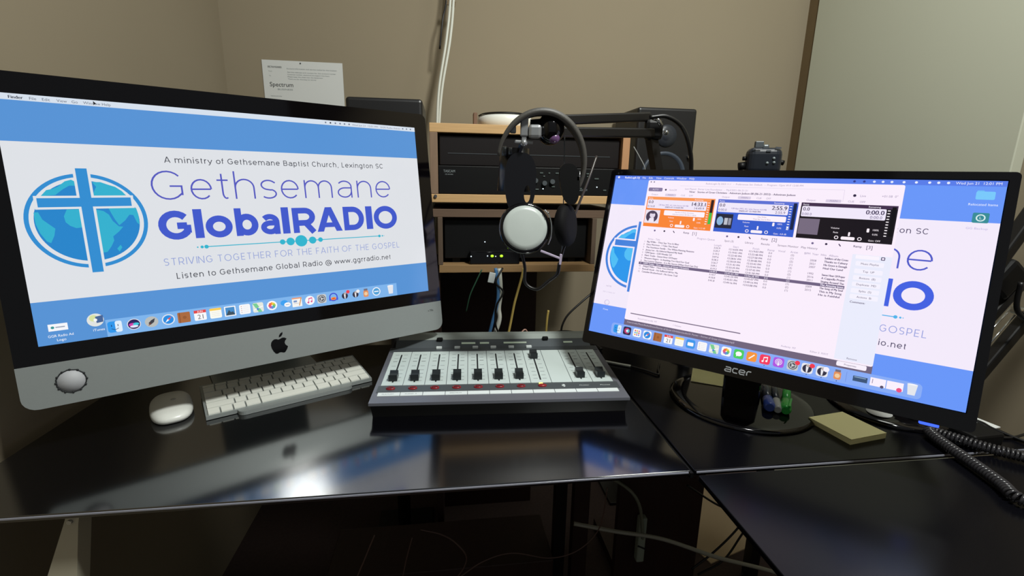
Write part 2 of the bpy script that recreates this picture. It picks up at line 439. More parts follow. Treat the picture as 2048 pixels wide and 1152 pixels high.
def wallpaper(p, white, blue, ring, sea, land, thin, bold, teal, stv, dark):
    p.rect(0, 0, 1600, 900, blue, 0); p.rect(0, 164, 1600, 738, white, 1)
    # emblem: globe in a ring behind a cross
    p.ring(200, 450, 164, 177, ring, 2); p.disc(200, 450, 151, sea, 2, n=72)
    land_p = [
     [(142, 405), (131, 430), (133, 452), (144, 466), (160, 475), (184, 472), (197, 480), (204, 500), (204, 525), (212, 552), (222, 573), (238, 570), (252, 550), (263, 528), (262, 512), (282, 494), (297, 476), (284, 474), (268, 452), (260, 428), (246, 414), (218, 405)],
     [(222, 355), (228, 338), (236, 322), (226, 304), (250, 304), (272, 314), (292, 322), (310, 338), (322, 356)],
     [(78, 356), (96, 334), (112, 330), (128, 322), (150, 302), (168, 296), (180, 304), (180, 318), (160, 318), (140, 332), (118, 352)],
     [(52, 414), (64, 413), (72, 440), (86, 456), (102, 474), (96, 500), (84, 526), (74, 520), (60, 490), (52, 455)],
     [(262, 404), (346, 404), (350, 430), (349, 470), (342, 462), (334, 432), (322, 430), (306, 452), (286, 470), (276, 448), (268, 424)],
     [(268, 560), (280, 546), (284, 556), (274, 572)]]
    for q in land_p: p.poly(q, land, 3)
    p.poly([(250, 405), (262, 405), (262, 413), (254, 412)], sea, 3.5)
    for g, c, z in ((8, white, 4), (0, ring, 5)):
        p.rect(184 - g, 254 - (g and 0), 217 + g, 645, c, z); p.rect(66 - g, 363 - g, 334 + g, 396 + g, c, z + .2)
    # lettering
    p.z = 2; stroke_text(p, 'A ministry of Gethsemane Baptist Church, Lexington SC', 459, 1397, 224, 24, 3.0, dark)
    p.z = 2
    for ch, a, b in (('G', 404, 517), ('e', 536, 614), ('t', 631, 682), ('h', 699, 779), ('s', 801, 871), ('e', 887, 966), ('m', 991, 1122), ('a', 1147, 1220), ('n', 1246, 1322), ('e', 1344, 1426)):
        top = {'G': 256, 't': 262, 'h': 253}.get(ch, 288); p.z += .1
        p.glyph(ch, a, b, top, 374 if ch in 'Ge s' else 373, 6.4, thin)
    p.z = 2
    for ch, a, b in (('G', 408, 526), ('l', 531, 563), ('o', 571, 672), ('b', 684, 775), ('a', 784, 864), ('l', 875, 907), ('R', 922, 1028), ('A', 1030, 1152), ('D', 1162, 1267), ('I', 1278, 1312), ('O', 1320, 1449)):
        top = {'o': 443, 'a': 443, 'b': 414, 'l': 414}.get(ch, 418); p.z += .1
        if ch == 'l': p.rect(a, top, b, 536, bold)
        elif ch == 'I': p.rect(a, top, b, 535, bold)
        else: p.glyph(ch, a, b, top, 538 if ch in 'GoO' else 536, 27 if ch != 'a' else 24, bold)
    p.line([(566, 574), (1340, 574)], 4, teal, 2)
    for x, r in ((532, 3), (548, 6), (564, 8), (867, 12), (902, 18), (950, 27), (1002, 17), (1039, 11), (1341, 7), (1357, 4), (1366, 2)): p.disc(x, 574, r, teal, 2.5)
    t = 'STRIVING TOGETHER FOR THE FAITH OF THE GOSPEL'; gap, sp = .2, .36
    tot = sum((sp if ch == ' ' else ADV[ch] + gap) for ch in t); k = (1449 - 408) / (tot - gap); x = 408; p.z = 2
    for ch in t:
        if ch == ' ': x += sp * k; continue
        p.glyph(ch, x, x + max(ADV[ch] * k, 3), 612, 642, 2.9, stv); x += (ADV[ch] + gap) * k
    p.z = 2; stroke_text(p, 'Listen to Gethsemane Global Radio @ www.ggrradio.net', 441, 1392, 700, 25, 3.1, dark)

def icon(p, kind, x, y, s, z=4):
    """small application icons"""
    h = s / 2; W_ = (248, 248, 250)
    def sq(c, r=.22): p.rr(x - h, y - h, x + h, y + h, s * r, c, z)
    def rd(c): p.disc(x, y, h, c, z)
    z1 = z + .6
    if kind == 'finder':
        sq((45, 150, 235)); p.rr(x + 1, y - h, x + h, y + h, s * .15, (225, 238, 250), z1)
        p.line([(x - h * .5, y + h * .3), (x, y + h * .55), (x + h * .5, y + h * .3)], 2, (20, 40, 90), z1 + .4)
        p.rect(x - h * .5, y - h * .4, x - h * .4, y - h * .05, (20, 40, 90), z1 + .4); p.rect(x + h * .4, y - h * .4, x + h * .5, y - h * .05, (20, 40, 90), z1 + .4)
    elif kind == 'siri':
        rd((225, 225, 235)); p.disc(x, y, h * .88, (40, 30, 90), z1); p.disc(x - h * .25, y + h * .05, h * .5, (210, 60, 170), z1 + .3, ry=h * .3); p.disc(x + h * .3, y, h * .45, (60, 200, 220), z1 + .4, ry=h * .25); p.disc(x, y + h * .4, h * .6, (230, 230, 250), z1 + .5, ry=h * .22)
    elif kind == 'siri2':
        sq((40, 40, 70)); p.disc(x, y, h * .7, (200, 50, 110), z1); p.disc(x + h * .2, y, h * .45, (70, 190, 210), z1 + .3); p.disc(x, y, h * .25, W_, z1 + .5)
    elif kind == 'rocket':
        rd((185, 188, 185)); p.poly([(x + h * .55, y - h * .6), (x + h * .35, y + h * .1), (x - h * .25, y + h * .55), (x - h * .5, y + h * .2), (x - h * .05, y - h * .3)], (60, 62, 70), z1); p.line([(x - h * .5, y + h * .6), (x - h * .15, y + h * .2)], 3, (120, 60, 40), z1 + .4)
    elif kind == 'grid':
        sq(W_)
        for i in range(3):
            for j in range(3): p.rr(x - h * .65 + i * h * .48, y - h * .65 + j * h * .48, x - h * .3 + i * h * .48, y - h * .3 + j * h * .48, 2, [(230, 90, 90), (90, 160, 230), (240, 180, 70), (110, 190, 120), (190, 110, 200)][(i * 2 + j) % 5], z1)
    elif kind in ('compass', 'compass2'):
        if kind == 'compass': rd((225, 232, 240))
        else: sq(W_)
        p.disc(x, y, h * .82, (40, 140, 225), z1); p.poly([(x + h * .55, y - h * .55), (x + h * .12, y + h * .12), (x - h * .12, y - h * .12)], (235, 80, 70), z1 + .4); p.poly([(x - h * .55, y + h * .55), (x + h * .12, y + h * .12), (x - h * .12, y - h * .12)], W_, z1 + .4)
    elif kind == 'book':
        sq((170, 105, 60), .08); p.rect(x - h * .75, y - h, x - h * .6, y + h, (140, 80, 45), z1); p.disc(x + h * .1, y, h * .3, (150, 90, 50), z1)
    elif kind == 'calendar':
        sq(W_, .12); p.rect(x - h, y - h, x + h, y - h * .45, (225, 70, 70), z1); p.text('JUN', x, y - h * .55, s * .18, W_, z=z1 + .4, align='c'); p.text('21', x, y + h * .72, s * .42, (90, 90, 95), z=z1 + .4, align='c')
    elif kind == 'notes':
        sq((250, 250, 240), .14); p.rect(x - h * .98, y - h * .98, x + h * .98, y - h * .55, (250, 205, 80), z1)
        for k in range(3): p.rect(x - h * .7, y - h * .2 + k * h * .35, x + h * .7, y - h * .16 + k * h * .35, (205, 205, 200), z1)
    elif kind == 'photo':
        sq(W_, .05); p.rect(x - h * .8, y - h * .8, x + h * .8, y + h * .8, (70, 140, 200), z1); p.poly([(x - h * .8, y + h * .8), (x - h * .2, y - h * .3), (x + h * .1, y + h * .2), (x + h * .5, y + h * .1), (x + h * .8, y + h * .8)], (60, 80, 95), z1 + .3)
    elif kind == 'list':
        sq(W_, .16)
        for k in range(4): p.disc(x - h * .6, y - h * .6 + k * h * .4, 1.8, (150, 150, 165) if k % 2 else (220, 120, 90), z1); p.rect(x - h * .35, y - h * .63 + k * h * .4, x + h * .7, y - h * .58 + k * h * .4, (215, 215, 220), z1)
    elif kind == 'maps':
        sq((228, 232, 222), .16); p.poly([(x - h, y - h * .9), (x - h * .2, y - h * .9), (x + h * .7, y + h), (x, y + h)], (120, 205, 150), z1); p.line([(x - h * .9, y + h * .5), (x + h * .9, y - h * .2)], 4, (250, 250, 252), z1 + .3); p.disc(x - h * .1, y + h * .3, 4.5, (70, 120, 220), z1 + .5)
    elif kind in ('flower', 'flower2'):
        rd(W_) if kind == 'flower' else sq(W_)
        cs = [(245, 170, 60), (240, 210, 60), (150, 200, 80), (80, 180, 150), (80, 150, 220), (150, 110, 200), (225, 90, 130), (240, 110, 70)]
        for k, c in enumerate(cs):
            a = 2 * PI * k / 8 - PI / 2; p.disc(x + math.cos(a) * h * .42, y + math.sin(a) * h * .42, h * .3, c, z1 + k * .05, n=14)
    elif kind == 'bubbles':
        p.disc(x - h * .3, y - h * .2, h * .75, (60, 160, 240), z, ry=h * .6); p.disc(x + h * .3, y + h * .25, h * .65, W_, z1, ry=h * .48)
        for k in (-1, 0, 1): p.disc(x + h * .3 + k * h * .26, y + h * .25, 2, (120, 130, 150), z1 + .4)
    elif kind == 'bubble':
        sq((75, 205, 95)); p.disc(x, y - h * .05, h * .62, W_, z1, ry=h * .5); p.poly([(x - h * .4, y + h * .2), (x - h * .1, y + h * .4), (x - h * .5, y + h * .6)], W_, z1)
    elif kind == 'mail':
        sq((60, 150, 235)); p.rr(x - h * .65, y - h * .35, x + h * .65, y + h * .45, 3, W_, z1)
    elif kind == 'page':
        sq((246, 244, 240), .06); p.rect(x - h, y - h, x + h, y - h * .7, (235, 160, 120), z1); p.rect(x - h * .7, y - h * .4, x, y, (120, 150, 200), z1); p.rect(x - h * .7, y + h * .2, x + h * .4, y + h * .3, (190, 190, 195), z1); p.line([(x + h * .9, y - h * .8), (x + h * .4, y + h * .8)], 4, (210, 140, 60), z1 + .4)
    elif kind == 'pages':
        sq((245, 150, 60)); p.line([(x - h * .5, y + h * .5), (x + h * .5, y - h * .5)], 5, W_, z1)
    elif kind in ('music', 'music2'):
        if kind == 'music': rd(W_); c = (225, 80, 140)
        else: sq((245, 60, 95)); c = W_
        p.rect(x - h * .3, y - h * .5, x - h * .18, y + h * .4, c, z1); p.rect(x + h * .4, y - h * .6, x + h * .52, y + h * .25, c, z1); p.poly([(x - h * .3, y - h * .5), (x + h * .52, y - h * .65), (x + h * .52, y - h * .42), (x - h * .3, y - h * .27)], c, z1 + .2); p.disc(x - h * .38, y + h * .42, h * .2, c, z1 + .2); p.disc(x + h * .32, y + h * .27, h * .2, c, z1 + .2)
    elif kind == 'podcast':
        sq((175, 85, 225)); p.ring(x, y - h * .1, h * .55, h * .65, W_, z1, 24); p.ring(x, y - h * .1, h * .3, h * .4, W_, z1, 20); p.disc(x, y - h * .1, h * .15, W_, z1); p.rr(x - h * .12, y + h * .1, x + h * .12, y + h * .7, 2, W_, z1)
    elif kind == 'gear':
        sq((200, 204, 206), .2); p.disc(x, y, h * .85, (85, 88, 94), z1); p.ring(x, y, h * .55, h * .68, (205, 208, 212), z1 + .3, 24); p.disc(x, y, h * .22, (205, 208, 212), z1 + .3)
        for k in range(3): a = 2 * PI * k / 3; p.line([(x, y), (x + math.cos(a) * h * .6, y + math.sin(a) * h * .6)], 3, (205, 208, 212), z1 + .3)
    elif kind == 'headset':
        p.ring(x, y - h * .05, h * .7, h * .95, (60, 75, 210), z, 28); p.disc(x, y + h * .3, h * .6, (240, 150, 60), z1, ry=h * .35); p.disc(x, y + h * .3, h * .35, (225, 70, 60), z1 + .3, ry=h * .14)
        p.rr(x - h, y, x - h * .62, y + h * .75, 4, (70, 90, 225), z1 + .2); p.rr(x + h * .62, y, x + h, y + h * .75, 4, (70, 90, 225), z1 + .2)
    elif kind in ('tie', 'tie2'):
        if kind == 'tie2': sq((232, 232, 238))
        p.disc(x, y + h * .05, h * .82, (52, 50, 70), z1 - .3); p.poly([(x - h * .25, y - h * .5), (x + h * .25, y - h * .5), (x + h * .12, y + h * .8), (x - h * .12, y + h * .8)], (235, 235, 240), z1); p.disc(x + h * .1, y - h * .55, h * .3, (190, 175, 170), z1 + .2)
    elif kind == 'jar':
        p.rr(x - h * .6, y - h * .6, x + h * .6, y + h * .95, 7, (225, 145, 95), z); p.rect(x - h * .45, y - h, x + h * .45, y - h * .55, (120, 110, 120), z1); p.disc(x, y + h * .2, h * .42, (240, 205, 160), z1)
    elif kind == 'noentry':
        rd(W_); p.disc(x, y, h * .8, (80, 160, 215), z1); p.rect(x - h * .55, y - h * .12, x + h * .55, y + h * .12, W_, z1 + .3)
    elif kind == 'trash':
        p.poly([(x - h * .75, y - h), (x + h * .75, y - h), (x + h * .52, y + h), (x - h * .52, y + h)], (228, 230, 236), z); p.disc(x, y - h * .95, h * .75, (245, 245, 250), z1, ry=h * .14)
    elif kind == 'disc':
        p.disc(x, y, h, (225, 228, 225), z); p.disc(x - h * .2, y - h * .3, h * .5, (215, 225, 160), z1); p.poly([(x, y - h * .5), (x + h * .95, y - h * .65), (x + h * .9, y + h * .4), (x + h * .1, y + h * .5)], (70, 100, 150), z1 + .2); p.disc(x, y, h * .22, W_, z1 + .5)

# ================================================================ room
def rbox(mb, a0, a1, b0, b1, z0, z1, bev=0.0):
    """box aligned with the room"""
    c = rw((a0 + a1) / 2, (b0 + b1) / 2, (z0 + z1) / 2)
    return mb.box(c, (abs(a1 - a0), abs(b1 - b0), abs(z1 - z0)), bev, 2, Matrix.Rotation(PSI, 3, 'Z'))
struct('floor', rbox(MB(), -0.80, 2.4, -2.2, 1.8, -0.84, -0.74), floor_m)
struct('wall_back', rbox(MB(), -0.76, 1.36, 1.65, 1.75, -0.74, 1.75), wall_m)
struct('wall_left', rbox(MB(), -0.76, -0.66, -0.9, 1.65, -0.74, 1.75), wall_m)
struct('wall_right', rbox(MB(), 1.26, 1.36, -0.6, 1.65, -0.74, 1.75), wall_m)
struct('door_1', rbox(MB(), 1.232, 1.26, 0.924, 1.602, -0.73, 1.70, 0.002), white_m)
struct('trim_1', rbox(MB(), 1.236, 1.26, 1.602, 1.65, -0.74, 1.74), trim_m)
struct('baseboard_back', rbox(MB(), -0.66, 1.236, 1.635, 1.65, -0.74, -0.65), mat('white_baseboard', (200, 196, 180), 0.5))

# ---------------------------------------------------------------- desk
def glass_panel(name, label, a0, a1, b0, b1, gm=None):
    t = thing(name, label, 'desk', rw(a0, b0, -0.74), PSI, 'black glass panels of the corner desk')
    w, d = a1 - a0, b1 - b0
    obj('glass_top', MB().b2(0, w, 0, d, 0.732, 0.74, 0.0012), gm or glass_m, t)
    return t, w, d
dl, w, d = glass_panel('corner_desk', 'left black glass desk panel under the silver computer and the mixer', -0.622, 0.336, 0.556, 1.12)
obj('polished_edge', MB().b2(0.0, w - 0.003, -0.0012, 0.0004, 0.7366, 0.7386), glassedge_m, dl, label='bright polished front edge')
dr, w2, d2 = glass_panel('corner_desk', 'right rear black glass desk panel holding the black monitor', 0.342, 0.92, 0.556, 1.12, glass2_m)
obj('polished_edge', MB().b2(0.003, w2, -0.0012, 0.0004, 0.7362, 0.7386), glassedge_m, dr, label='bright polished front edge')
da, w3, d3 = glass_panel('corner_desk', 'near right black glass desk arm in the lower right, nothing on it but cord', 0.342, 0.92, -0.35, 0.545, glass2_m)
for t, legs in ((dl, ((w - 0.05, d - 0.05),)), (dr, ((w2 - 0.05, d2 - 0.05),)), (da, ((w3 - 0.05, 0.05), (w3 - 0.05, d3 - 0.06)))):
    for x, y in legs:
        l_ = obj('leg', MB().b2(x - 0.015, x + 0.015, y - 0.015, y + 0.015, 0, 0.732), blackmetal_m, t)
        obj('foot_pad', MB().cyl((x, y, 0), (x, y, 0.012), 0.02), rubber_m, l_)
obj('frame_rail', MB().b2(0.05, w - 0.05, d - 0.062, d - 0.038, 0.706, 0.732), blackmetal_m, dl)
obj('frame_rail', MB().b2(0.05, w2 - 0.05, d2 - 0.062, d2 - 0.038, 0.706, 0.732), blackmetal_m, dr)
obj('frame_rail', MB().b2(w3 - 0.062, w3 - 0.038, 0.05, d3 - 0.06, 0.706, 0.732), blackmetal_m, da)
obj('seam_strip', MB().b2(w + 0.0005, w + 0.0055, 0.0, d, 0.728, 0.736), blackmatte_m, dl)

# ================================================================ silver all-in-one computer
IM_YAW, IM_T = 0.6673, -0.1349
imac = thing('all_in_one_computer', 'large silver all-in-one computer with wide aluminium chin, on the left of the desk', 'computer', dw(-0.4269, 0.8161, 0), IM_YAW)
IMZ = 0.3281 ; TM = Matrix.Rotation(IM_T, 4, 'X')
def mount(o, z, T):     # part of a tilted display: local x right, -y towards the viewer, z up
    o.matrix_local = Matrix.Translation((0, 0, z)) @ T @ Matrix.Translation(o.location)
    return o
fxz = lambda x, z, y: Vector((x, y, z))
body = MB().prism(rrect(-0.3253, -0.2545, 0.3253, 0.1962, 0.016), 0.0008, 0.006, fxz)
back = MB()
rings = []
for (sx, sz, y) in ((1, 1, 0.006), (.99, .985, 0.012), (.93, .92, 0.022), (.75, .72, 0.038), (.45, .42, 0.05), (.2, .2, .054)):
    rings.append([back.b.verts.new((x * sx, y, -0.029 + (z + 0.029) * sz)) for x, z in rrect(-0.325, -0.2543, 0.325, 0.196, 0.016)])
for A, B in zip(rings, rings[1:]):
    n = len(A)
    for k in range(n):
        f = back.b.faces.new((A[k], A[(k + 1) % n], B[(k + 1) % n], B[k])); f.smooth = True
back.b.faces.new(rings[-1])
mount(obj('rear_shell', back, alu_m, imac), IMZ, TM)
mount(obj('edge_frame', body, alu_m, imac), IMZ, TM)
chin = mount(obj('chin', MB().prism(rrect(-0.3255, -0.2545, 0.3255, -0.1932, 0.017, corners=(0, 0, 1, 1)), -0.0016, 0.0008, fxz), alu_m, imac, label='plain aluminium chin strip'), IMZ, TM)
mount(obj('bezel_glass', MB().prism(rrect(-0.3253, -0.1932, 0.3253, 0.1962, 0.012, corners=(1, 1, 0, 0)), -0.0014, 0.0008, fxz), blackglass_m, imac, label='black glass bezel'), IMZ, TM)
# chin marks
logo = [(0, .30), (.08, .33), (.18, .37), (.30, .35), (.40, .27), (.31, .17), (.27, .06), (.30, -.06), (.38, -.15), (.43, -.19), (.38, -.32), (.30, -.44), (.22, -.52), (.13, -.51), (.03, -.47), (-.06, -.47), (-.16, -.52), (-.26, -.50), (-.36, -.36), (-.44, -.16), (-.47, .03), (-.44, .18), (-.36, .29), (-.25, .35), (-.14, .34), (-.06, .30)]
leaf = [(.0, .42), (.02, .53), (.10, .64), (.22, .70), (.21, .58), (.13, .47)]
k = 0.030
lg = MB(); lg.prism([(x * k, y * k - 0.2245) for x, y in logo], -0.0022, -0.0010, fxz); lg.prism([(x * k, y * k - 0.2245) for x, y in leaf], -0.0022, -0.0010, fxz)
obj('logo', lg, blackglass_m, chin, label='black apple-shaped logo with a bite and a leaf')
st = MB().lathe([(0.0150, 0), (0.0150, 0.0006), (0, 0.0006)], (-0.272, -0.0016, -0.2225), (0, -1, 0))
obj('round_sticker', st, mat('pale_grey_sticker', (176, 178, 182), 0.6), chin, label='round pale sticker with ink rim')
rg = MB(); N = 44
rg.sweep([Vector((-0.272 + (0.0158 + 0.0006 * (i % 4 == 0)) * math.cos(2 * PI * i / N), -0.0021, -0.2225 + (0.0158 + 0.0006 * (i % 4 == 0)) * math.sin(2 * PI * i / N))) for i in range(N)], 0.0008, 5, closed=True)
for i in range(12):
    a = 2 * PI * i / 12; rg.sphere((-0.272 + 0.0164 * math.cos(a), -0.0022, -0.2225 + 0.0164 * math.sin(a)), 0.0015, 8)
obj('sticker_rim', rg, ink_m, chin)
def flat_text(mb, s, x0, z0, cap, x1=None, fr=None, th=(0.0, 0.0006)):
    """raised lettering on a plane (x right, z up)"""
    P, Fs, a, b = text_mesh(s); sy = cap / caph(); sx = sy if x1 is None else (x1 - x0) / (b - a)
    fr = fr or (lambda x, z, y: Vector((x, y, z)))
    base = len(P); A = [mb.b.verts.new(fr(x0 + (p[0] - a) * sx, z0 + p[1] * sy, th[0])) for p in P]
    for f in Fs:
        try: mb.b.faces.new([A[i] for i in f])
        except Exception: pass
    return mb
tx = flat_text(MB(), 'v.70a', 0.293, -0.2125, 0.0042, fr=lambda x, z, y: Vector((x, -0.0018, z)))
obj('small_marking', tx, ink_m, chin)
# stand
sd = MB().prism(rrect(-0.095, 0.080, 0.095, 0.240, 0.008), 0.0, 0.005)
obj('foot_plate', sd, alu_m, imac, (0, 0, 0))
nk = MB(); nk.bar((0, 0.228, 0.004), (0, 0.115, 0.31), 0.17, 0.006, 0, 0.002); nk.box((0, 0.095, 0.31), (0.12, 0.05, 0.03), 0.004)
obj('stand_neck', nk, alu_m, imac)
# picture
p = Pic(0.597)
wallpaper(p, (222, 225, 230), (86, 146, 212), (48, 140, 208), (36, 132, 202), (50, 176, 206), (84, 88, 190), (64, 88, 202), (48, 180, 206), (150, 164, 214), (78, 80, 88))
p.rect(0, 0, 1600, 22, (214, 224, 236), 3)
p.text('Finder', 42, 17, 10, (40, 44, 60), z=4, bold=.8)
for s_, x in (('File', 95), ('Edit', 128), ('View', 166), ('Go', 207), ('Window', 239), ('Help', 293)): p.text(s_, x, 17, 9.5, (95, 100, 115), z=4)
p.text('Wed Jun 21  12:01 PM   GGR Radio Admin', 1255, 16, 8, (120, 126, 145), x1=1515, z=4)
for x in (1125, 1148, 1172, 1195, 1217, 1240, 1530, 1552, 1575): p.disc(x, 11, 4, (110, 118, 140) if x != 1148 else (40, 45, 60), 4, n=10)
p.disc(12, 11, 5, (40, 44, 60), 4, n=12)
p.poly([(268, 3), (268, 18), (272, 14), (278, 14)], (20, 20, 25), 4.6)
p.rect(196, 833, 1410, 900, (126, 180, 236), 2)
for kd, x in zip(['finder', 'siri', 'rocket', 'compass', 'book', 'calendar', 'notes', 'photo', 'list', 'maps', 'flower', 'bubbles', 'page', 'music', 'gear', 'headset', 'tie', 'tie', 'jar', 'noentry', 'trash'],
                 [222, 281, 338, 394, 448, 506, 563, 618, 676, 730, 788, 848, 898, 957, 1013, 1070, 1127, 1182, 1237, 1294, 1374]):
    icon(p, kd, x, 864, 44 if kd != 'tie' else 38, 3)
p.disc(1144, 846, 9, (235, 70, 80), 5, n=14)
p.disc(1196, 850, 9, (235, 235, 238), 5, n=14)
p.rect(34, 824, 88, 850, (245, 246, 250), 2); p.disc(46, 837, 5, (60, 150, 150), 3, n=12); p.rect(54, 835, 80, 839, (150, 160, 180), 3)
p.text('GGR Radio Ad', 30, 873, 9, (245, 248, 252), x1=100, z=3); p.text('Logo', 65, 889, 9, (245, 248, 252), z=3, align='c')
icon(p, 'disc', 168, 828, 50, 2); p.text('iTunes', 174, 871, 9, (245, 248, 252), z=3, align='c')
im_screen = screen_mat('lit_desktop_picture', 1.0)
mount(p.build('screen', im_screen, imac, (0, -0.0018, 0)), IMZ, TM)

# ================================================================ black monitor on the right
AC_YAW, AC_T, AC_R = -0.6173, -0.266, 0.0016
mon = thing('monitor', 'black widescreen monitor showing radio playlist software, on the right of the desk', 'monitor', dw(0.3872, 0.7418, 0), AC_YAW)
MZ = 0.26196; TA = Matrix.Rotation(AC_T, 4, 'X') @ Matrix.Rotation(AC_R, 4, 'Y')
fr = MB()
OUT = rrect(-0.2745, -0.1725, 0.2765, 0.1605, 0.006); INN = rrect(-0.2662, -0.1502, 0.2662, 0.1502, 0.0005)
A = [fr.b.verts.new((x, -0.003, z)) for x, z in OUT]; B = [fr.b.verts.new((x, -0.003, z)) for x, z in INN]
A2 = [fr.b.verts.new((x, 0.022, z)) for x, z in OUT]; B2 = [fr.b.verts.new((x, 0.0, z)) for x, z in INN]
n = len(A)
for k in range(n):
    j = (k + 1) % n
    for q in ((A[k], A[j], B[j], B[k]), (A[k], A[j], A2[j], A2[k]), (B[k], B[j], B2[j], B2[k])): fr.b.faces.new(q)
fr.b.faces.new(A2)
frame_ = mount(obj('frame', fr, blackgloss_m, mon), MZ, TA)
bk = MB().box((0, 0.036, -0.02), (0.36, 0.03, 0.2), 0.012)
mount(obj('rear_housing', bk, blackmatte_m, mon), MZ, TA)
# maker's name in strokes
def strokes_raised(mb, items, w, y):
    for pts in items:
        A_, B_ = ribbon(pts, w)
        for i in range(len(pts) - 1):
            mb.b.faces.new([mb.b.verts.new((q[0], y, q[1])) for q in (A_[i], A_[i + 1], B_[i + 1], B_[i])])
ac = []
def glyph_at(fn, x, wd, h, z0): ac.extend([[(x + a * wd, z0 + b * h) for a, b in s_] for s_ in fn])
z0 = -0.1655; hh = 0.0068
glyph_at([[(.1, 1), (.9, 1), (1, .8), (1, 0), (.15, 0), (0, .15), (0, .35), (.15, .5), (1, .5)]], -0.0195, 0.0085, hh, z0)
glyph_at([[(1, 1), (.2, 1), (0, .7), (0, .3), (.2, 0), (1, 0)]], -0.0080, 0.007, hh, z0)
glyph_at([[(0, .5), (1, .5), (1, .8), (.8, 1), (.2, 1), (0, .7), (0, .3), (.2, 0), (1, 0)]], 0.0015, 0.008, hh, z0)
glyph_at([[(0, 0), (0, .7), (.3, 1), (1, 1)]], 0.0125, 0.006, hh, z0)
mb = MB(); strokes_raised(mb, ac, 0.0017, -0.0034)
obj('brand_lettering', mb, silvertext_m, frame_, label='silver lettering acer')
obj('power_light', MB().box((0.2335, 0.004, -0.1745), (0.020, 0.008, 0.004), 0.001), blueled_m, frame_, label='glowing blue power light')
# stand
obj('stand_base', MB().lathe([(0, 0.010), (0.10, 0.009), (0.118, 0.006), (0.124, 0.002), (0.122, 0), (0, 0)], (0, 0, 0), None, 64), blackgloss_m, mon, (0, 0, 0)).location = (-0.012, 0.088, 0)
nk = MB(); nk.bar((-0.008, 0.075, 0.006), (-0.008, 0.055, 0.19), 0.062, 0.022, 0, 0.005)
obj('stand_neck', nk, blackgloss_m, mon)
# picture
p = Pic(0.531)
wallpaper(p, (243, 234, 250), (104, 150, 248), (70, 130, 220), (40, 150, 235), (80, 190, 245), (80, 90, 200), (66, 96, 225), (80, 180, 235), (150, 160, 222), (86, 78, 108))
TXT = (92, 78, 112); LT = (160, 148, 180)
p.rect(0, 0, 1600, 22, (88, 124, 232), 5.5)
p.disc(21, 10, 6, (245, 245, 255), 6)
x = 58
p.text('RadioLogik DJ', 58, 16, 10, (245, 245, 255), z=6, bold=.8, x1=142)
for s_, x in (('File', 160), ('Edit', 196), ('View', 236), ('Controls', 280), ('Window', 346), ('Help', 412)): p.text(s_, x, 16, 10, (240, 242, 255), z=6)
p.text('Wed Jun 21  12:01 PM', 1452, 16, 10, (240, 242, 255), z=6, x1=1585)
for x in (1120, 1155, 1190, 1220, 1250, 1290, 1330, 1372, 1400, 1430): p.disc(x, 11, 5, (232, 238, 255) if x > 1180 else (50, 60, 140), 6, n=10)
# dark window behind, then the playlist window
p.rect(199, 790, 1297, 826, (112, 100, 124), 6)
p.text('/Users/radio/Music/Radio/Shows/Stories of Great Christians/audio/21 Porter - Stories of Great Christians.mp3', 215, 812, 8, (205, 198, 214), z=7, x1=760)
p.rr(1172, 797, 1278, 818, 6, (248, 240, 252), 7); p.text('Properties', 1200, 811, 7, TXT, z=8)
p.rr(198, 23, 1297, 796, 8, (250, 238, 252), 8)
p.rect(1160, 330, 1297, 790, (234, 236, 252), 8.5)
for x in (213, 230): p.disc(x, 33, 4, (140, 130, 160), 9, n=10)
p.text('RadioLogik DJ 2023 11.1   -  Preferences Set: Default   -  Program: 12pm W-F 12:00 PM', 500, 40, 8, LT, z=9, x1=930)
p.rr(206, 64, 282, 84, 5, (135, 122, 160), 9); p.text('AUTO', 228, 78, 8, (228, 220, 240), z=10)
p.disc(300, 74, 5, (50, 40, 70), 9, n=12); p.text('AutoOff', 318, 78, 8, LT, z=9)
p.rect(372, 50, 1090, 51.5, (222, 210, 232), 9); p.rect(1090, 50, 1091.5, 104, (222, 210, 232), 9)
p.text('Last Played:  Porter Live Foundation  -  Mp3/2021-06-21-21', 400, 70, 8, LT, z=9, x1=700)
p.text('Now:   Stories of Great Christians - Adoniram Judson-08 (06-21-2023) - Adoniram Judson', 425, 85, 9, TXT, z=9, x1=905, bold=.8)
p.disc(1130, 74, 6, (50, 40, 70), 9, n=12); p.text('Live', 1150, 79, 9, LT, z=9); p.text('+01:58  0"', 1225, 78, 9, LT, z=9)
for x0, x1, y in ((209, 560, 105), (570, 924, 105), (935, 1286, 105)):
    p.text('Output:', x0 + 18, y, 8, LT, z=9); p.rr(x0 + 92, y - 10, x0 + 150, y + 3, 3, (218, 206, 228), 9); p.text('MAIN', x0 + 108, y, 8, LT, z=9.8); p.text('CUE      OFF', x0 + 175, y, 8, LT, z=9)
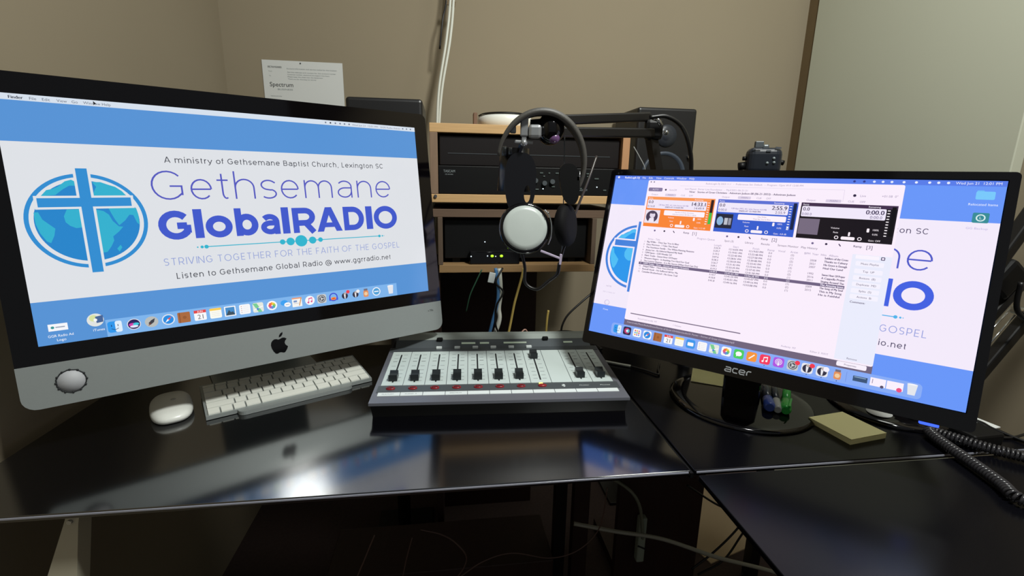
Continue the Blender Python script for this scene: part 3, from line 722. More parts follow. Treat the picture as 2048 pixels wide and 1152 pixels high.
def deck(x0, x1, body, head, pic, nt, tt, nt2, tt2, info, title, gain, level, num):
    p.rect(x0, 113, x1, 277, body, 9); p.rect(x0, 113, x1, 128, head, 9.5)
    p.text('Ramp', x0 + 8, 125, 7, (245, 240, 250), z=10); p.text('Remaining', x1 - 100, 125, 7, (245, 240, 250), z=10)
    p.rr(x0 + 5, 129, x1 - 37, 177, 5, (240, 232, 250), 10)
    p.text(nt, x0 + 10, 150, 15, (70, 55, 90), z=11, bold=.7); p.text(tt, x1 - 44, 154, 18, (60, 48, 84), z=11, bold=1.2, align='r')
    p.text(nt2, x0 + 8, 171, 11, (110, 96, 140), z=11); p.text(tt2, x1 - 48, 172, 12, (100, 88, 130), z=11, align='r')
    if info: p.text(info[0], x0 + 68, 160, 7, (110, 90, 170), z=11, x1=x1 - 128); p.text(info[1], x0 + 104, 171, 7, (80, 64, 120), z=11, bold=.6)
    p.rect(x0 + 3, 186, x0 + 82, 258, pic, 10)
    if title: p.rr(x0 + 103, 184, x1 - 40, 211, 5, (252, 242, 252), 10); p.text(title[0], (x0 + x1) / 2 + 34, 195, 6, (150, 130, 160), z=11, align='c'); p.text(title[1], (x0 + x1) / 2 + 34, 206, 6, (150, 130, 160), z=11, align='c')
    c = (250, 240, 248)
    p.text('Volume', x0 + 128, 225, 7, c, z=10); p.text('Rate', x0 + 140, 244, 7, c, z=10); p.text('100%', x1 - 72, 224, 7, c, z=10); p.text('0.0%', x1 - 72, 243, 7, c, z=10)
    p.rr(x1 - 93, 215, x1 - 84, 232, 3, c, 10); p.rr(x1 - 156, 236, x1 - 149, 254, 3, c, 10); p.rr(x1 - 180, 257, x1 - 130, 271, 5, c, 10)
    for q in (x1 - 197, x1 - 113): p.ring(q, 263, 5, 8, c, 10, 14)
    p.text(gain, x1 - 82, 270, 7, c, z=10)
    for k in range(10): p.rect(x1 - 33, 133 + k * 12, x1 - 24, 137 + k * 12, tuple(min(255, int(v * .6 + 95)) for v in c), 10)
    p.rect(x1 - 19, 119, x1 - 5, 243, (48, 22, 26) if level else tuple(int(v * .35) for v in body), 10)
    if level: p.rect(x1 - 19, 185, x1 - 5, 243, (70, 190, 70), 10.5)
    p.disc(x0 + 70, 297, 5, (110, 96, 140), 9, n=10); p.disc(x0 + 122, 296, 5, (50, 36, 70), 9, n=8); p.line([(x0 + 168, 291), (x0 + 176, 301)], 4, (60, 44, 84), 9)
    p.text('Ramp', x0 + 222, 300, 9, TXT, z=9, bold=.5); p.text('[%s]' % num, x0 + 268, 303, 14, TXT, z=9)
deck(209, 560, (248, 132, 52), (250, 152, 84), (236, 226, 240), '0.0', '14:33.1', '0:16.8', '14:49.9', ('128 kbps MP3, 44.1 kHz Stereo 0.0 MB', 'ENDS AT 12:16:03 PM'), ('Stories of Great Christians', 'Adoniram Judson-08 (06-21-2023)'), 'Gain: +1.2 dB', True, '1')
p.disc(250, 222, 32, (70, 58, 84), 10.5); p.disc(252, 214, 15, (225, 215, 232), 11); p.poly([(240, 230), (262, 228), (266, 254), (232, 254)], (238, 230, 244), 11.3); p.disc(252, 200, 16, (80, 68, 92), 11.5, ry=7)
deck(574, 925, (52, 92, 206), (92, 112, 212), (30, 34, 56), '0.0', '2:55.9', '0:00.0', '2:55.9', ('128 kbps MP3, 44.1 kHz Stereo 4.0 MB', 'ENDS AT 12:19:02 PM'), ("Hey Willie", "They Say You're Blue"), 'Gain: -4.8 dB', False, '2')
p.disc(598, 222, 15, (140, 180, 220), 11, ry=22); p.rect(618, 206, 634, 240, (190, 192, 205), 11); p.rect(637, 206, 650, 240, (150, 152, 170), 11)
deck(936, 1287, (22, 16, 24), (66, 46, 76), (118, 106, 126), '0.0', '0:00.0', '0:00.0', '0:00.0', None, None, 'Gain: OFF', False, '3')
p.poly([(893, 228), (893, 242), (897, 238), (903, 238)], (250, 250, 255), 12)
# tabs, columns, rows
for s_, x in (('Program Queue', 505), ('Spot (3)', 636), ('Library', 730), ('Results', 800), ('Stream Monitor', 870), ('Play History', 965)): p.text(s_, x, 324, 9, LT if x < 600 else TXT, z=9)
p.text('Artist - Title', 250, 349, 9, LT, z=9)
for s_, x in (('Length', 592), ('Start', 680), ('Finish', 768), ('Ramp', 832), ('Vocal', 876), ('Artist', 926), ('BPM', 982), ('Year', 1012), ('Hits', 1046), ('Album', 1076)): p.text(s_, x, 350, 9, LT, z=9)
rows = [('Big Willis - They Say You Is Blue', '2:55.9', '12:16:03 PM', '12:19:03 PM', '(2)', '', 'Soldiers of the Cross'),
        ('Gary Morrison - I Take This Road', '3:29.7', '12:19:01 PM', '12:22:48 PM', '(1)', '2008', 'Thanks to Calvary'),
        ('The Hutchison Family - The White-Painting Reasons', '5:19.2', '12:22:40 PM', '12:27:58 PM', '(2)', '2021', 'His Grace is Enough'),
        ('Jimmy Lee - An Ushered Beyond My Vault', '3:07.6', '12:28:01 PM', '12:30:48 PM', '(1)', '2007', 'Heal Our Land'),
        ('12PM Spots - 1230 Weekly 127', '0:28.2', '12:30:59 PM', '12:33:43 PM', '(3)', '', ''),
        ('Mark Trudie - Sweet Hour Of Prayer', '2:26.7', '12:31:42 PM', '12:33:44 PM', '(1)', '1992', 'Sweet Hour Of Prayer'),
        ('Western Singers - Is Anything Too Hard For God', '3:09.1', '12:33:39 PM', '12:37:43 PM', '(2)', '2016', 'A Cappella Praise'),
        ('The Lottery Quartet - It is No Secret (What God Can Do)', '4:19.2', '12:37:38 PM', '12:41:58 PM', '(1)', '2011', 'Singing Around The'),
        ('12PM Today - Show - Stories of Great Christians', '14:49.9', '12:41:51 PM', '12:56:38 PM', '(2)', '', 'The Amazing Jesus'),
        ('Abigail Miller - Have You Heard?', '3:10.7', '12:41:59 PM', '12:45:07 PM', '(1)', '2009', 'The Song of My Soul'),
        ('Russell Hook - He Suffered All for Me', '4:10.0', '12:45:01 PM', '12:49:16 PM', '(2)', '2015', 'This is My Song'),
        ('Canadian Brotherhood - His Gone Trail', '3:41.8', '12:49:16 PM', '12:53:08 PM', '(1)', '', 'He is Faithful')]
for i, (t, ln, s0, s1, br, yr, al) in enumerate(rows):
    y = 364 + i * 14.95; sel = i == 8
    c = (238, 230, 246) if sel else TXT
    if sel: p.rect(223, y - 11, 1152, y + 3, (112, 98, 130), 9)
    zz = 10 if sel else 9
    p.text(str(i + 1), 236, y, 8, c, z=zz, align='r'); p.text(t, 248, y, 8.6, c, z=zz, x1=248 + len(t) * 5.15, bold=.7)
    p.text(ln, 592, y, 8.6, c, z=zz, bold=.4); p.text(s0, 664, y, 8.6, c, z=zz, x1=724, bold=.4); p.text(s1, 754, y, 8.6, c, z=zz, x1=814, bold=.4); p.text('0.0', 838, y, 8.6, c, z=zz)
    p.text(br, 930, y, 8.6, c, z=zz); p.text(yr, 1008, y, 8.6, c, z=zz) if yr else None
    if al: p.text(al, 1062, y, 8.8, c, z=zz, x1=1062 + min(len(al) * 5.6, 86), bold=.9)
p.rr(1172, 332, 1254, 348, 3, (250, 244, 254), 9.5); p.rr(1260, 333, 1274, 347, 3, (90, 78, 110), 9.5); p.rr(1263, 336, 1271, 344, 2, (240, 232, 250), 10)
for s_, y in (('Music Playlist', 372), ('Top  UP', 405), ('Bottom  (B)', 434), ('Duplicate  MD', 462), ('Splits  (S)', 490), ('Actions  Bi', 516)):
    p.rr(1176, y - 14, 1274, y + 6, 4, (245, 242, 254), 9.5); p.text(s_, 1226, y, 8, TXT, z=10, align='c')
p.text('Comment:', 1180, 540, 8.5, TXT, z=10, bold=.5)
p.rr(226, 756, 780, 761, 2.5, (122, 108, 134), 9)
for s_, x in (('Record and modify  M7', 272), ('1 Volume', 462), ('Audacity  M7', 955), ('Editor 2  M/F/T', 1070)): p.text(s_, x, 783, 7.5, LT, z=9)
p.text('Remove', 1205, 783, 7.5, TXT, z=9.5)
# dock
p.rr(132, 826, 1464, 889, 16, (136, 172, 246), 7.2)
ks = ['finder', 'siri2', 'grid', 'compass2', 'book', 'calendar', 'notes', 'mail', 'list', 'maps', 'flower2', 'bubble', 'pages', 'music2', 'podcast', 'gear', 'tie2', 'tie2', 'jar']
for i, kd in enumerate(ks): icon(p, kd, 168 + i * 56.4, 857, 44, 8)
p.disc(1031, 842, 10, (240, 60, 80), 10); p.disc(1088, 842, 10, (240, 60, 80), 10); p.disc(1141, 845, 11, (245, 240, 250), 10)
p.rect(1214, 836, 1215.5, 880, (110, 140, 220), 8)
p.rect(1238, 846, 1288, 868, (60, 84, 120), 8); p.rect(1242, 849, 1282, 852, (150, 180, 210), 9)
p.rect(1297, 838, 1349, 872, (250, 240, 252), 8); p.rect(1304, 844, 1306, 862, (120, 100, 140), 9); p.disc(1338, 870, 6, (90, 80, 110), 9)
p.rect(1352, 838, 1406, 872, (250, 240, 252), 8); p.disc(1394, 868, 9, (235, 80, 130), 9)
icon(p, 'trash', 1433, 855, 44, 8)
for x in (168, 902, 1071, 1127, 1183): p.disc(x, 884, 2, (30, 40, 90), 9, n=8)
# desktop icons
p.rr(1517, 42, 1572, 74, 5, (120, 200, 250), 2); p.rr(1519, 38, 1540, 48, 3, (110, 190, 245), 1.8)
p.text('Relocated Items', 1500, 98, 9, (240, 245, 255), z=2, x1=1584)
p.rr(1518, 126, 1566, 166, 5, (54, 140, 150), 2); p.ring(1542, 146, 10, 14, (220, 240, 240), 2.8, 24); p.text('L', 1542, 151, 10, (225, 240, 240), z=2.8, align='c')
p.text('GG Backup', 1505, 192, 8, (190, 180, 225), z=2, x1=1568)
p.disc(79, 723, 16, (215, 205, 235), 2); p.disc(80, 722, 11, (240, 235, 250), 2.6); p.text('iTunes', 78, 766, 8, (240, 245, 255), z=2, align='c'); p.text('NOTES', 74, 634, 7, (170, 158, 190), z=2, align='c'); p.text('PDF 21 Radio Ad', 80, 668, 7, (200, 190, 215), z=2, align='c')
ac_screen = screen_mat('lit_playlist_picture', 1.0)
mount(p.build('screen', ac_screen, mon, (0, -0.0003, 0)), MZ, TA)

# ================================================================ mixing console
mix = thing('mixing_console', 'white and grey fader console with eleven strips, centre of the desk', 'mixer', dw(-0.235, 0.723, 0), 0.0908)
SL = 0.042
mtop = lambda x, y, z=0.0: Vector((x, y, 0.03 + SL * y + z))
MW = 0.446
bd = MB()
A = [(0.004, 0.010, 0.0), (MW - 0.004, 0.010, 0.0), (MW - 0.004, 0.29, 0.0), (0.004, 0.29, 0.0)]
B = [(0.002, 0.004, 0.0255), (MW - 0.002, 0.004, 0.0255), (MW - 0.002, 0.29, 0.037), (0.002, 0.29, 0.037)]
va = [bd.b.verts.new(q) for q in A]; vb = [bd.b.verts.new(q) for q in B]
for k in range(4): bd.b.faces.new((va[k], va[(k + 1) % 4], vb[(k + 1) % 4], vb[k]))
bd.b.faces.new(va); bd.b.faces.new(vb)
obj('base_box', bd, blackmatte_m, mix)
lip = MB()
def slab(mb, x0, x1, y0, y1, z0, z1, f=mtop):
    P_ = [f(x0, y0, z0), f(x1, y0, z0), f(x1, y1, z0), f(x0, y1, z0), f(x0, y0, z1), f(x1, y0, z1), f(x1, y1, z1), f(x0, y1, z1)]
    v = [mb.b.verts.new(q) for q in P_]
    for q in ((3, 2, 1, 0), (4, 5, 6, 7), (0, 1, 5, 4), (1, 2, 6, 5), (2, 3, 7, 6), (3, 0, 4, 7)): mb.b.faces.new([v[i] for i in q])
    return mb
slab(lip, 0, MW, 0, 0.236, -0.005, 0)
obj('deck_frame', lip, grey_m, mix, label='grey metal deck frame')
obj('button_strip', slab(MB(), 0.006, MW - 0.006, 0.036, 0.061, 0.0, 0.0006), darkgrey_m, mix)
obj('upper_strip', slab(MB(), 0.002, MW - 0.002, 0.212, 0.234, 0.0, 0.0006), darkgrey_m, mix)
br = MB()
fb = lambda x, y, z=0.0: Vector((x, y, z))
prof = [(0.236, 0.0395), (0.254, 0.050), (0.256, 0.0505), (0.272, 0.056), (0.29, 0.056), (0.29, 0.036), (0.236, 0.034)]
br.prism([(y, z) for y, z in prof], 0.010, MW - 0.012, lambda y, z, x: Vector((x, y, z)))
obj('meter_bridge', br, darkgrey_m, mix)
rl = MB().prism([(0.2555, 0.0508), (0.2725, 0.0567), (0.288, 0.0567), (0.288, 0.0560), (0.2725, 0.0558), (0.2557, 0.0500)], 0.014, MW - 0.016, lambda y, z, x: Vector((x, y, z)))
obj('bridge_rail', rl, mat('pale_grey_rail', (150, 158, 154), 0.5), mix, label='pale grey rail')
for x, l in ((0.165, 0.03), (0.2, 0.02), (0.252, 0.02), (0.275, 0.035), (0.385, 0.02)): obj('meter_display', MB().box((x, 0.2455, 0.0458), (l, 0.004, 0.0012), 0, 2, Matrix.Rotation(0.53, 3, 'X')), mat('pale_lit_display', (150, 158, 150), 0.4, emit=(150, 165, 140), es=0.35), mix)
for x in (0.103, 0.335): obj('latch', MB().box((x, 0.252, 0.053), (0.013, 0.008, 0.007), 0.002), blackmatte_m, mix)
X0, DX = 0.0095, 0.0386
for i in range(11):
    x0 = X0 + i * DX; cx = x0 + DX / 2
    pn = slab(MB(), x0 + 0.0005, x0 + DX - 0.0005, 0.0615, 0.2115, 0.0003, 0.0012)
    o = obj('channel_strip', pn, panel_m, mix)
    lb = slab(MB(), x0 + 0.0005, x0 + DX - 0.0005, 0.023, 0.035, 0.0002, 0.001)
    lbo = obj('label_tag', lb, label_m, mix)
    if i == 8:
        bt = MB(); q = [[(.0, .25), (1, .75)], [(0, .75), (1, .25)], [(.5, 0), (.5, 1)], [(.5, 1), (1, .75)], [(.5, 0), (1, .25)]]
        for s_ in q:
            A_, B_ = ribbon([(cx - 0.003 + a * 0.006, 0.0435 + b * 0.010) for a, b in s_], 0.0014)
            bt.b.faces.new([bt.b.verts.new(mtop(v[0], v[1], 0.0010)) for v in (A_[0], A_[1], B_[1], B_[0])])
        obj('wireless_symbol', bt, label_m, mix); continue
    # scale ticks + slot
    tk = (MB(), MB()); tg = (MB(), MB())
    for j, y in enumerate((0.195, 0.178, 0.1635, 0.142, 0.124, 0.108, 0.092, 0.078)):
        m_ = tk if j == 2 else tg
        for sgn, k_ in ((-1, 0), (1, 1)): slab(m_[k_], cx + sgn * 0.0045, cx + sgn * 0.0125, y - 0.0006, y + 0.0006, 0.0012, 0.0014)
    for k_ in (0, 1): obj('scale_mark', tk[k_], ink_m, o); obj('scale_ticks', tg[k_], inkgrey_m, o)
    obj('fader_slot', slab(MB(), cx - 0.0014, cx + 0.0014, 0.072, 0.196, 0.0012, 0.0015), ink_m, o)
    yc = 0.178 if i == 7 else 0.088
    cp = MB(); pr = [(-0.0145, 0), (-0.0135, 0.011), (-0.004, 0.0085), (0.002, 0.0085), (0.011, 0.012), (0.013, 0)]
    cp.prism([(a, b) for a, b in pr], cx - 0.0075, cx + 0.0075, lambda y, z, x: mtop(x, yc + y * 0.82, 0.002 + z))
    obj('fader_cap', cp, cap_m, o)
    if i < 8:
        rb = MB().lathe([(0.0078, 0), (0.0078, 0.002), (0.006, 0.003), (0, 0.003)], (cx, 0.049, 0.0326), None, 16)
        for v in rb.b.verts: v.co.y = 0.049 + (v.co.y - 0.049) * 0.65
        cbt = obj('channel_button', rb, red_m, mix)
        if i == 7:
            obj('lit_lamp', MB().box((cx - 0.002, 0.0555, 0.0345), (0.007, 0.004, 0.003), 0.0006), yellow_m, cbt, label='lit yellow lamp')
        else: obj('button_slot', MB().box((cx, 0.0465, 0.0358), (0.010, 0.002, 0.0006)), ink_m, cbt)
    else:
        t_ = flat_text(MB(), 'Monitor' if i == 9 else 'Phones', cx - 0.009, 0.0465, 0.003, x1=cx + 0.009, fr=lambda x, y, z: mtop(x, y, 0.001))
        obj('strip_lettering', t_, label_m, mix)
    if 2 <= i <= 7:
        obj('tab', MB().box(mtop(x0 + 0.016, 0.2275, 0.003), (0.012, 0.007, 0.005), 0.001), label_m, mix)
for s_, i in (('PLAYLIST', 0), ('AUDIO  2', 1), ('SPECTRUM', 3)):
    t_ = flat_text(MB(), s_, X0 + i * DX + 0.008, 0.0275, 0.0028, x1=X0 + i * DX + 0.028, fr=lambda x, y, z: mtop(x, y, 0.0012))
    obj('tag_lettering', t_, inkgrey_m, mix)

# ================================================================ keyboard and mouse
kb = thing('keyboard', 'slim white keyboard below the silver computer', 'keyboard', dw(-0.4985, 0.7095, 0), 0.640)
ktop = lambda x, y, z=0.0: Vector((x, y, 0.0075 + 0.105 * y + z))
s_ = MB()
A = [(0, 0, 0.001), (0.279, 0, 0.001), (0.279, 0.113, 0.006), (0, 0.113, 0.006)]
va = [s_.b.verts.new(q) for q in A]; vb = [s_.b.verts.new(ktop(q[0], q[1])) for q in A]
for k in range(4): s_.b.faces.new((va[k], va[(k + 1) % 4], vb[(k + 1) % 4], vb[k]))
s_.b.faces.new(va); s_.b.faces.new(vb)
obj('case', s_, alu_m, kb)
obj('battery_tube', MB().cyl((0.002, 0.104, 0.009), (0.277, 0.104, 0.009), 0.0088, seg=20), alu_m, kb)
u = 0.01905
rows_k = [(0.0955, 0.0095, [1.0] * 14), (0.0775, 0.0185, [1.0] * 13 + [1.5]), (0.0585, 0.0185, [1.5] + [1] * 13), (0.0395, 0.0185, [1.75] + [1] * 11 + [1.75]),
          (0.0205, 0.0185, [2.25] + [1] * 10 + [2.25]), (0.0015, 0.0185, [1, 1, 1, 1.25, 5, 1.25, 1, 1, 1, 1])]
for y, h, ws in rows_k:
    tot = sum(ws); sc = 0.273 / tot; x = 0.003
    for wv in ws:
        wd = wv * sc
        kbm = slab(MB(), x + 0.0012, x + wd - 0.0012, y + 0.0012, y + h - 0.0010, 0.0002, 0.0026, ktop)
        obj('key', kbm, key_m, kb); x += wd
gp = MB().prism(rrect(0.046, -0.0135, 0.238, 0.006, 0.010, corners=(0, 0, 1, 1)), 0.0005, 0.0072)
obj('front_grip', gp, alu_m, kb, label='silver strip along the front edge')

ms = thing('mouse', 'white rounded wireless mouse beside the keyboard', 'mouse', dw(-0.577, 0.741, 0), 0.66)
mm = MB(); n = 36; rings = []
def sup(t, a, b, e=2.8):
    c, s = math.cos(t), math.sin(t)
    return (a * abs(c) ** (2 / e) * (1 if c >= 0 else -1), b * abs(s) ** (2 / e) * (1 if s >= 0 else -1))
for (k, z) in ((0.90, 0.001), (0.97, 0.004), (1.0, 0.008), (0.97, 0.012), (0.88, 0.0155), (0.7, 0.0185), (0.45, 0.0205), (0.2, 0.0212)):
    rings.append([mm.b.verts.new((*[v * k for v in sup(2 * PI * i / n, 0.0305, 0.058)], z)) for i in range(n)])
for A, B in zip(rings, rings[1:]):
    for i in range(n):
        f = mm.b.faces.new((A[i], A[(i + 1) % n], B[(i + 1) % n], B[i])); f.smooth = True
mm.b.faces.new(rings[0]); f = mm.b.faces.new(rings[-1]); f.smooth = True
obj('shell', mm, white_pl, ms)
obj('small_mark', MB().lathe([(0.004, 0), (0.004, 0.0004), (0, 0.0004)], (0.004, 0.0, 0.0210), None, 14), mat('light_grey_mark', (190, 192, 190), 0.5), ms)

# ================================================================ notes, pens and small things on the right of the desk
def plank(mb, pts, z0, z1):
    A = [mb.b.verts.new((x, y, z0)) for x, y in pts]; B = [mb.b.verts.new((x, y, z1)) for x, y in pts]; n = len(pts)
    for i in range(n): mb.b.faces.new((A[i], A[(i + 1) % n], B[(i + 1) % n], B[i]))
    mb.b.faces.new(A); mb.b.faces.new(B); return mb
o = thing('sticky_note_pad', 'thick pad of pale yellow sticky notes lying near the desk seam', 'sticky notes', dw(0.560, 0.720, 0), 0.137)
obj('note_stack', MB().box((0, 0, 0.004), (0.076, 0.076, 0.008), 0.0004), mat('yellow_pad_edges', (240, 232, 170), 0.85, var=0.12, scale=60, stretch=(1, 1, 60)), o)
o.rotation_euler = (0, 0, 0.30)
tn = obj('top_note', slab(MB(), -0.038, 0.038, -0.038, 0.038, 0.0081, 0.0085, lambda x, y, z: Vector((x, y, z + max(0, (-y - 0.02)) * 0.06))), note_m, o)
nt = MB(); N = 10
top = []; bot = []
for i in range(N + 1):
    t = i / N; c = 0.014 * math.sin(t * PI * .5) * t
    for j, lst in ((0, top), (1, bot)):
        lst.append(nt.b.verts.new((0.038 * (2 * j - 1), -0.018 + t * 0.036, 0.0105 + c)))
for i in range(N): f = nt.b.faces.new((top[i], top[i + 1], bot[i + 1], bot[i])); f.smooth = True
bmesh.ops.solidify(nt.b, geom=nt.b.faces[:], thickness=0.0006)
o = obj('sticky_note', nt, note_m, None); o.location = dw(0.402, 0.884, 0.0002); o.rotation_euler = (0, 0, -0.42)
tag(o, 'single curled yellow sticky note left of the monitor stand neck', 'sticky note')
def pen(name, p0, p1, r, body, capm, label):
    p0, p1 = Vector(p0), Vector(p1); d = (p1 - p0); t = thing(name, label, 'pen', p0, 0)
    obj('barrel', MB().sweep([Vector((0, 0, 0)), d * .1, d * .6], [r * .8, r, r], 14), body, t)
    obj('cap', MB().sweep([d * .6, d * .62, d * .95, d], [r, r * 1.15, r * 1.25, r * .9], 14), capm, t)
    return t
pen('pen', dw(0.490, 0.850, 0.016), dw(0.450, 0.756, 0.019), 0.0075, dkblue_m, navy_m, 'dark pen with blue end, leftmost of the pens on the monitor base')
pen('pen', dw(0.505, 0.846, 0.017), dw(0.462, 0.752, 0.017), 0.006, dkblue_m, mat('pale_pen_tip', (170, 175, 175), 0.3), 'dark pen with pale end lying between the blue pen and the green marker')
gpn = pen('marker_pen', dw(0.528, 0.842, 0.017), dw(0.473, 0.748, 0.018), 0.0072, green_m, green_m, 'bright green marker, rightmost of the pens on the monitor base')
obj('clip', MB().bar((-0.028, -0.062, 0.007), (-0.052, -0.098, 0.010), 0.003, 0.004), green_m, gpn)

# card and clutter near the scissor arm
cd = obj('round_card', MB().lathe([(0, 0.0006), (0.019, 0.0006), (0.019, 0), (0, 0)], (0, 0, 0), None, 24), paper_m); cd.location = dw(0.645, 0.762, 0.0112)
tag(cd, 'small round white card on the glossy round base below the monitor right corner', 'card')
hb = thing('usb_hub', 'small black hub with a metal plug under the lower right monitor corner', 'usb hub', dw(0.745, 0.690, 0), 0.2)
obj('case', MB().box((0, 0, 0.011), (0.06, 0.04, 0.022), 0.004), blackmatte_m, hb)
obj('plug', MB().box((-0.038, -0.006, 0.008), (0.018, 0.012, 0.008), 0.001), chrome_m, hb)
cr = MB().box((0, 0, 0.001), (0.075, 0.05, 0.002), 0.0005)
o = obj('white_card', cr, paper_m); o.location = dw(0.790, 0.748, 0); o.rotation_euler = (0, 0, 0.3)
tag(o, 'white card lying behind the monitor lower right corner', 'card')
# coiled cord
def coil(path, R, r, pitch):
    P = smooth(path, 24); out = []; acc = 0; 
    L_ = [0]
    for a, b in zip(P, P[1:]): L_.append(L_[-1] + (b - a).length)
    tot = L_[-1]; n = int(tot / pitch * 10); j = 0
    for i in range(n + 1):
        s = tot * i / n
        while j < len(L_) - 2 and L_[j + 1] < s: j += 1
        t = (s - L_[j]) / max(L_[j + 1] - L_[j], 1e-9); q = P[j].lerp(P[j + 1], t)
        T = (P[j + 1] - P[j]).normalized(); U = T.cross(Vector((0, 0, 1))).normalized(); V = U.cross(T)
        a = 2 * PI * i / 10; out.append(q + (U * math.cos(a) + V * math.sin(a)) * R)
    return out
cpath = [dw(0.80, 0.612, 0.011), dw(0.765, 0.628, 0.011), dw(0.730, 0.652, 0.011), dw(0.700, 0.684, 0.011), dw(0.684, 0.702, 0.011), dw(0.676, 0.690, 0.011), dw(0.672, 0.655, 0.010), dw(0.668, 0.61, 0.010), dw(0.662, 0.565, 0.010), dw(0.654, 0.538, 0.010), dw(0.672, 0.522, 0.010), dw(0.71, 0.515, 0.010), dw(0.76, 0.51, 0.010)]
pts = coil(cpath, 0.0065, 0.0019, 0.0050)
o = obj('coiled_cord', MB().sweep(pts, 0.0021, 6), mat('grey_black_coil_rubber', (48, 47, 50), 0.22), None, pts[0])
tag(o, 'black coiled telephone-style cord looped on the desk at the right edge', 'cord')
G1 = 'thin black cables on the right of the desk'
cable('black_cable', [dw(0.80, 0.765, 0.004), dw(0.81, 0.745, 0.004), dw(0.81, 0.72, 0.004), dw(0.83, 0.66, 0.004), dw(0.85, 0.6, 0.004)], 0.0025, rubber_m, 'black cable curving from the small hub along the right desk edge')
cable('black_cable', [dw(0.775, 0.70, 0.003), dw(0.80, 0.698, 0.003), dw(0.82, 0.70, 0.003), dw(0.86, 0.715, 0.003)], 0.0022, rubber_m, 'black cable running straight right from the small hub')
cable('white_cable', [dw(0.205, 1.0, 0.003), dw(0.235, 0.985, 0.003), dw(0.262, 0.972, 0.003)], 0.003, wcable_m, 'short white cable end on the desk behind the console right corner')
cable('black_cable', [dw(0.262, 0.972, 0.003), dw(0.29, 0.95, 0.003), dw(0.31, 0.93, 0.003), dw(0.318, 0.96, 0.003), dw(0.33, 0.99, 0.003)], 0.0022, rubber_m, 'thin black cable curling on the desk left of the monitor stand')

# ================================================================ right scissor arm
def bolt(mb, c, r=0.006, l=0.03): mb.cyl(Vector(c) - Vector((0, l / 2, 0)), Vector(c) + Vector((0, l / 2, 0)), r, seg=14)
arm = thing('scissor_arm', 'black spring scissor arm rising behind the monitor right edge', 'boom arm', rw(0.80, 0.655, 0), PSI)
obj('base_disc', MB().lathe([(0, 0.012), (0.075, 0.011), (0.092, 0.007), (0.097, 0.002), (0.095, 0), (0, 0)], (-0.0014, 0.0486, 0), None, 56), blackgloss_m, arm, label='glossy round base')
obj('clamp_base', MB().box((0, 0, 0.020), (0.05, 0.045, 0.020), 0.003).cyl((0, 0, 0.02), (0, 0, 0.07), 0.011), blackmetal_m, arm)
obj('base_bracket', MB().bar((-0.02, 0, 0.036), (0.09, 0, 0.036), 0.03, 0.02, 0, 0.003).bar((0, 0, 0.06), (0.028, 0, 0.086), 0.02, 0.02), blackmetal_m, arm)
obj('lower_tube', MB().bar((0.080, 0, 0.034), (0.35, 0, 0.444), 0.018, 0.018, 0, 0.003), blackmetal_m, arm)
obj('lower_tube', MB().bar((0.020, 0.0, 0.075), (0.30, 0, 0.440), 0.015, 0.015, 0, 0.003), blackmetal_m, arm)
sp = MB()
for off in (0.0, 0.012): sp.sweep([Vector((0.078 + off, -0.002, 0.116 - off * 1.0)), Vector((0.138 + off, -0.002, 0.200 - off * 1.0))], 0.0016, 6)
obj('spring', sp, chrome_m, arm)
obj('joint', MB().box((0.112, 0, 0.250), (0.060, 0.026, 0.046), 0.008, 2, Matrix.Rotation(-0.9, 3, 'Y')), blackmatte_m, arm)
obj('upper_tube', MB().bar((0.072, 0, 0.245), (0.26, 0, 0.590), 0.022, 0.018, 0, 0.003), blackmetal_m, arm)
kn = MB(); bolt(kn, (0.158, -0.012, 0.195), 0.007, 0.04); kn.cyl((0.150, -0.03, 0.205), (0.175, -0.03, 0.196), 0.003)
obj('wing_nut', kn, chrome_m, arm)
cable('black_cable', [rw(0.912, 0.63, 0.25), rw(0.918, 0.63, 0.205), rw(0.945, 0.62, 0.17), rw(0.965, 0.62, 0.10), rw(0.985, 0.62, 0.02)], 0.004, rubber_m, 'black cable hanging from the joint of the scissor arm at the right edge')

# ================================================================ microphone arm with headphones
mica = thing('boom_stand', 'black double-tube microphone boom reaching left in front of the shelf', 'boom arm', dw(0.40, 1.03, 0), 0)
B0 = Vector((0.40, 1.03, 0))
def q_(x, y, z): return Vector((x, y, z)) - B0
el = (0.268, 0.985, 0.490)
obj('arm_clamp', MB().cyl((0, 0, 0), (0, 0, 0.05), 0.014).cyl((0, 0, 0), (0, 0, 0.006), 0.035), blackmetal_m, mica)
obj('lower_tube', MB().bar(q_(0.40, 1.03, 0.04), q_(*el), 0.02, 0.016), blackmetal_m, mica)
obj('upper_tube', MB().bar(q_(0.080, 0.885, 0.500), q_(0.262, 0.985, 0.520), 0.016, 0.017, 0, 0.003), blackmetal_m, mica)
obj('upper_tube', MB().bar(q_(0.055, 0.875, 0.478), q_(0.285, 0.985, 0.490), 0.016, 0.018, 0, 0.003), blackmetal_m, mica)
ej = MB(); ej.box(q_(0.272, 0.98, 0.496), (0.036, 0.02, 0.04), 0.008)
obj('elbow', ej, blackmatte_m, mica)
ec = MB(); ec.sweep([q_(0.262, 0.955, 0.515), q_(0.272, 0.952, 0.511), q_(0.278, 0.95, 0.500)], 0.004, 8); ec.sphere(q_(0.288, 0.95, 0.488), 0.005, 12)
obj('elbow_bolt', ec, chrome_m, mica)
cl = MB(); cl.box(q_(0.0155, 0.826, 0.483), (0.013, 0.012, 0.034), 0.002); cl.box(q_(0.033, 0.824, 0.474), (0.022, 0.016, 0.022), 0.005)
cl.box(q_(0.0155, 0.826, 0.461), (0.008, 0.008, 0.014), 0.001); cl.bar(q_(0.000, 0.826, 0.4575), q_(0.031, 0.826, 0.4565), 0.005, 0.006, 0, 0.002); cl.sphere(q_(0.0155, 0.824, 0.4555), 0.006, 12)
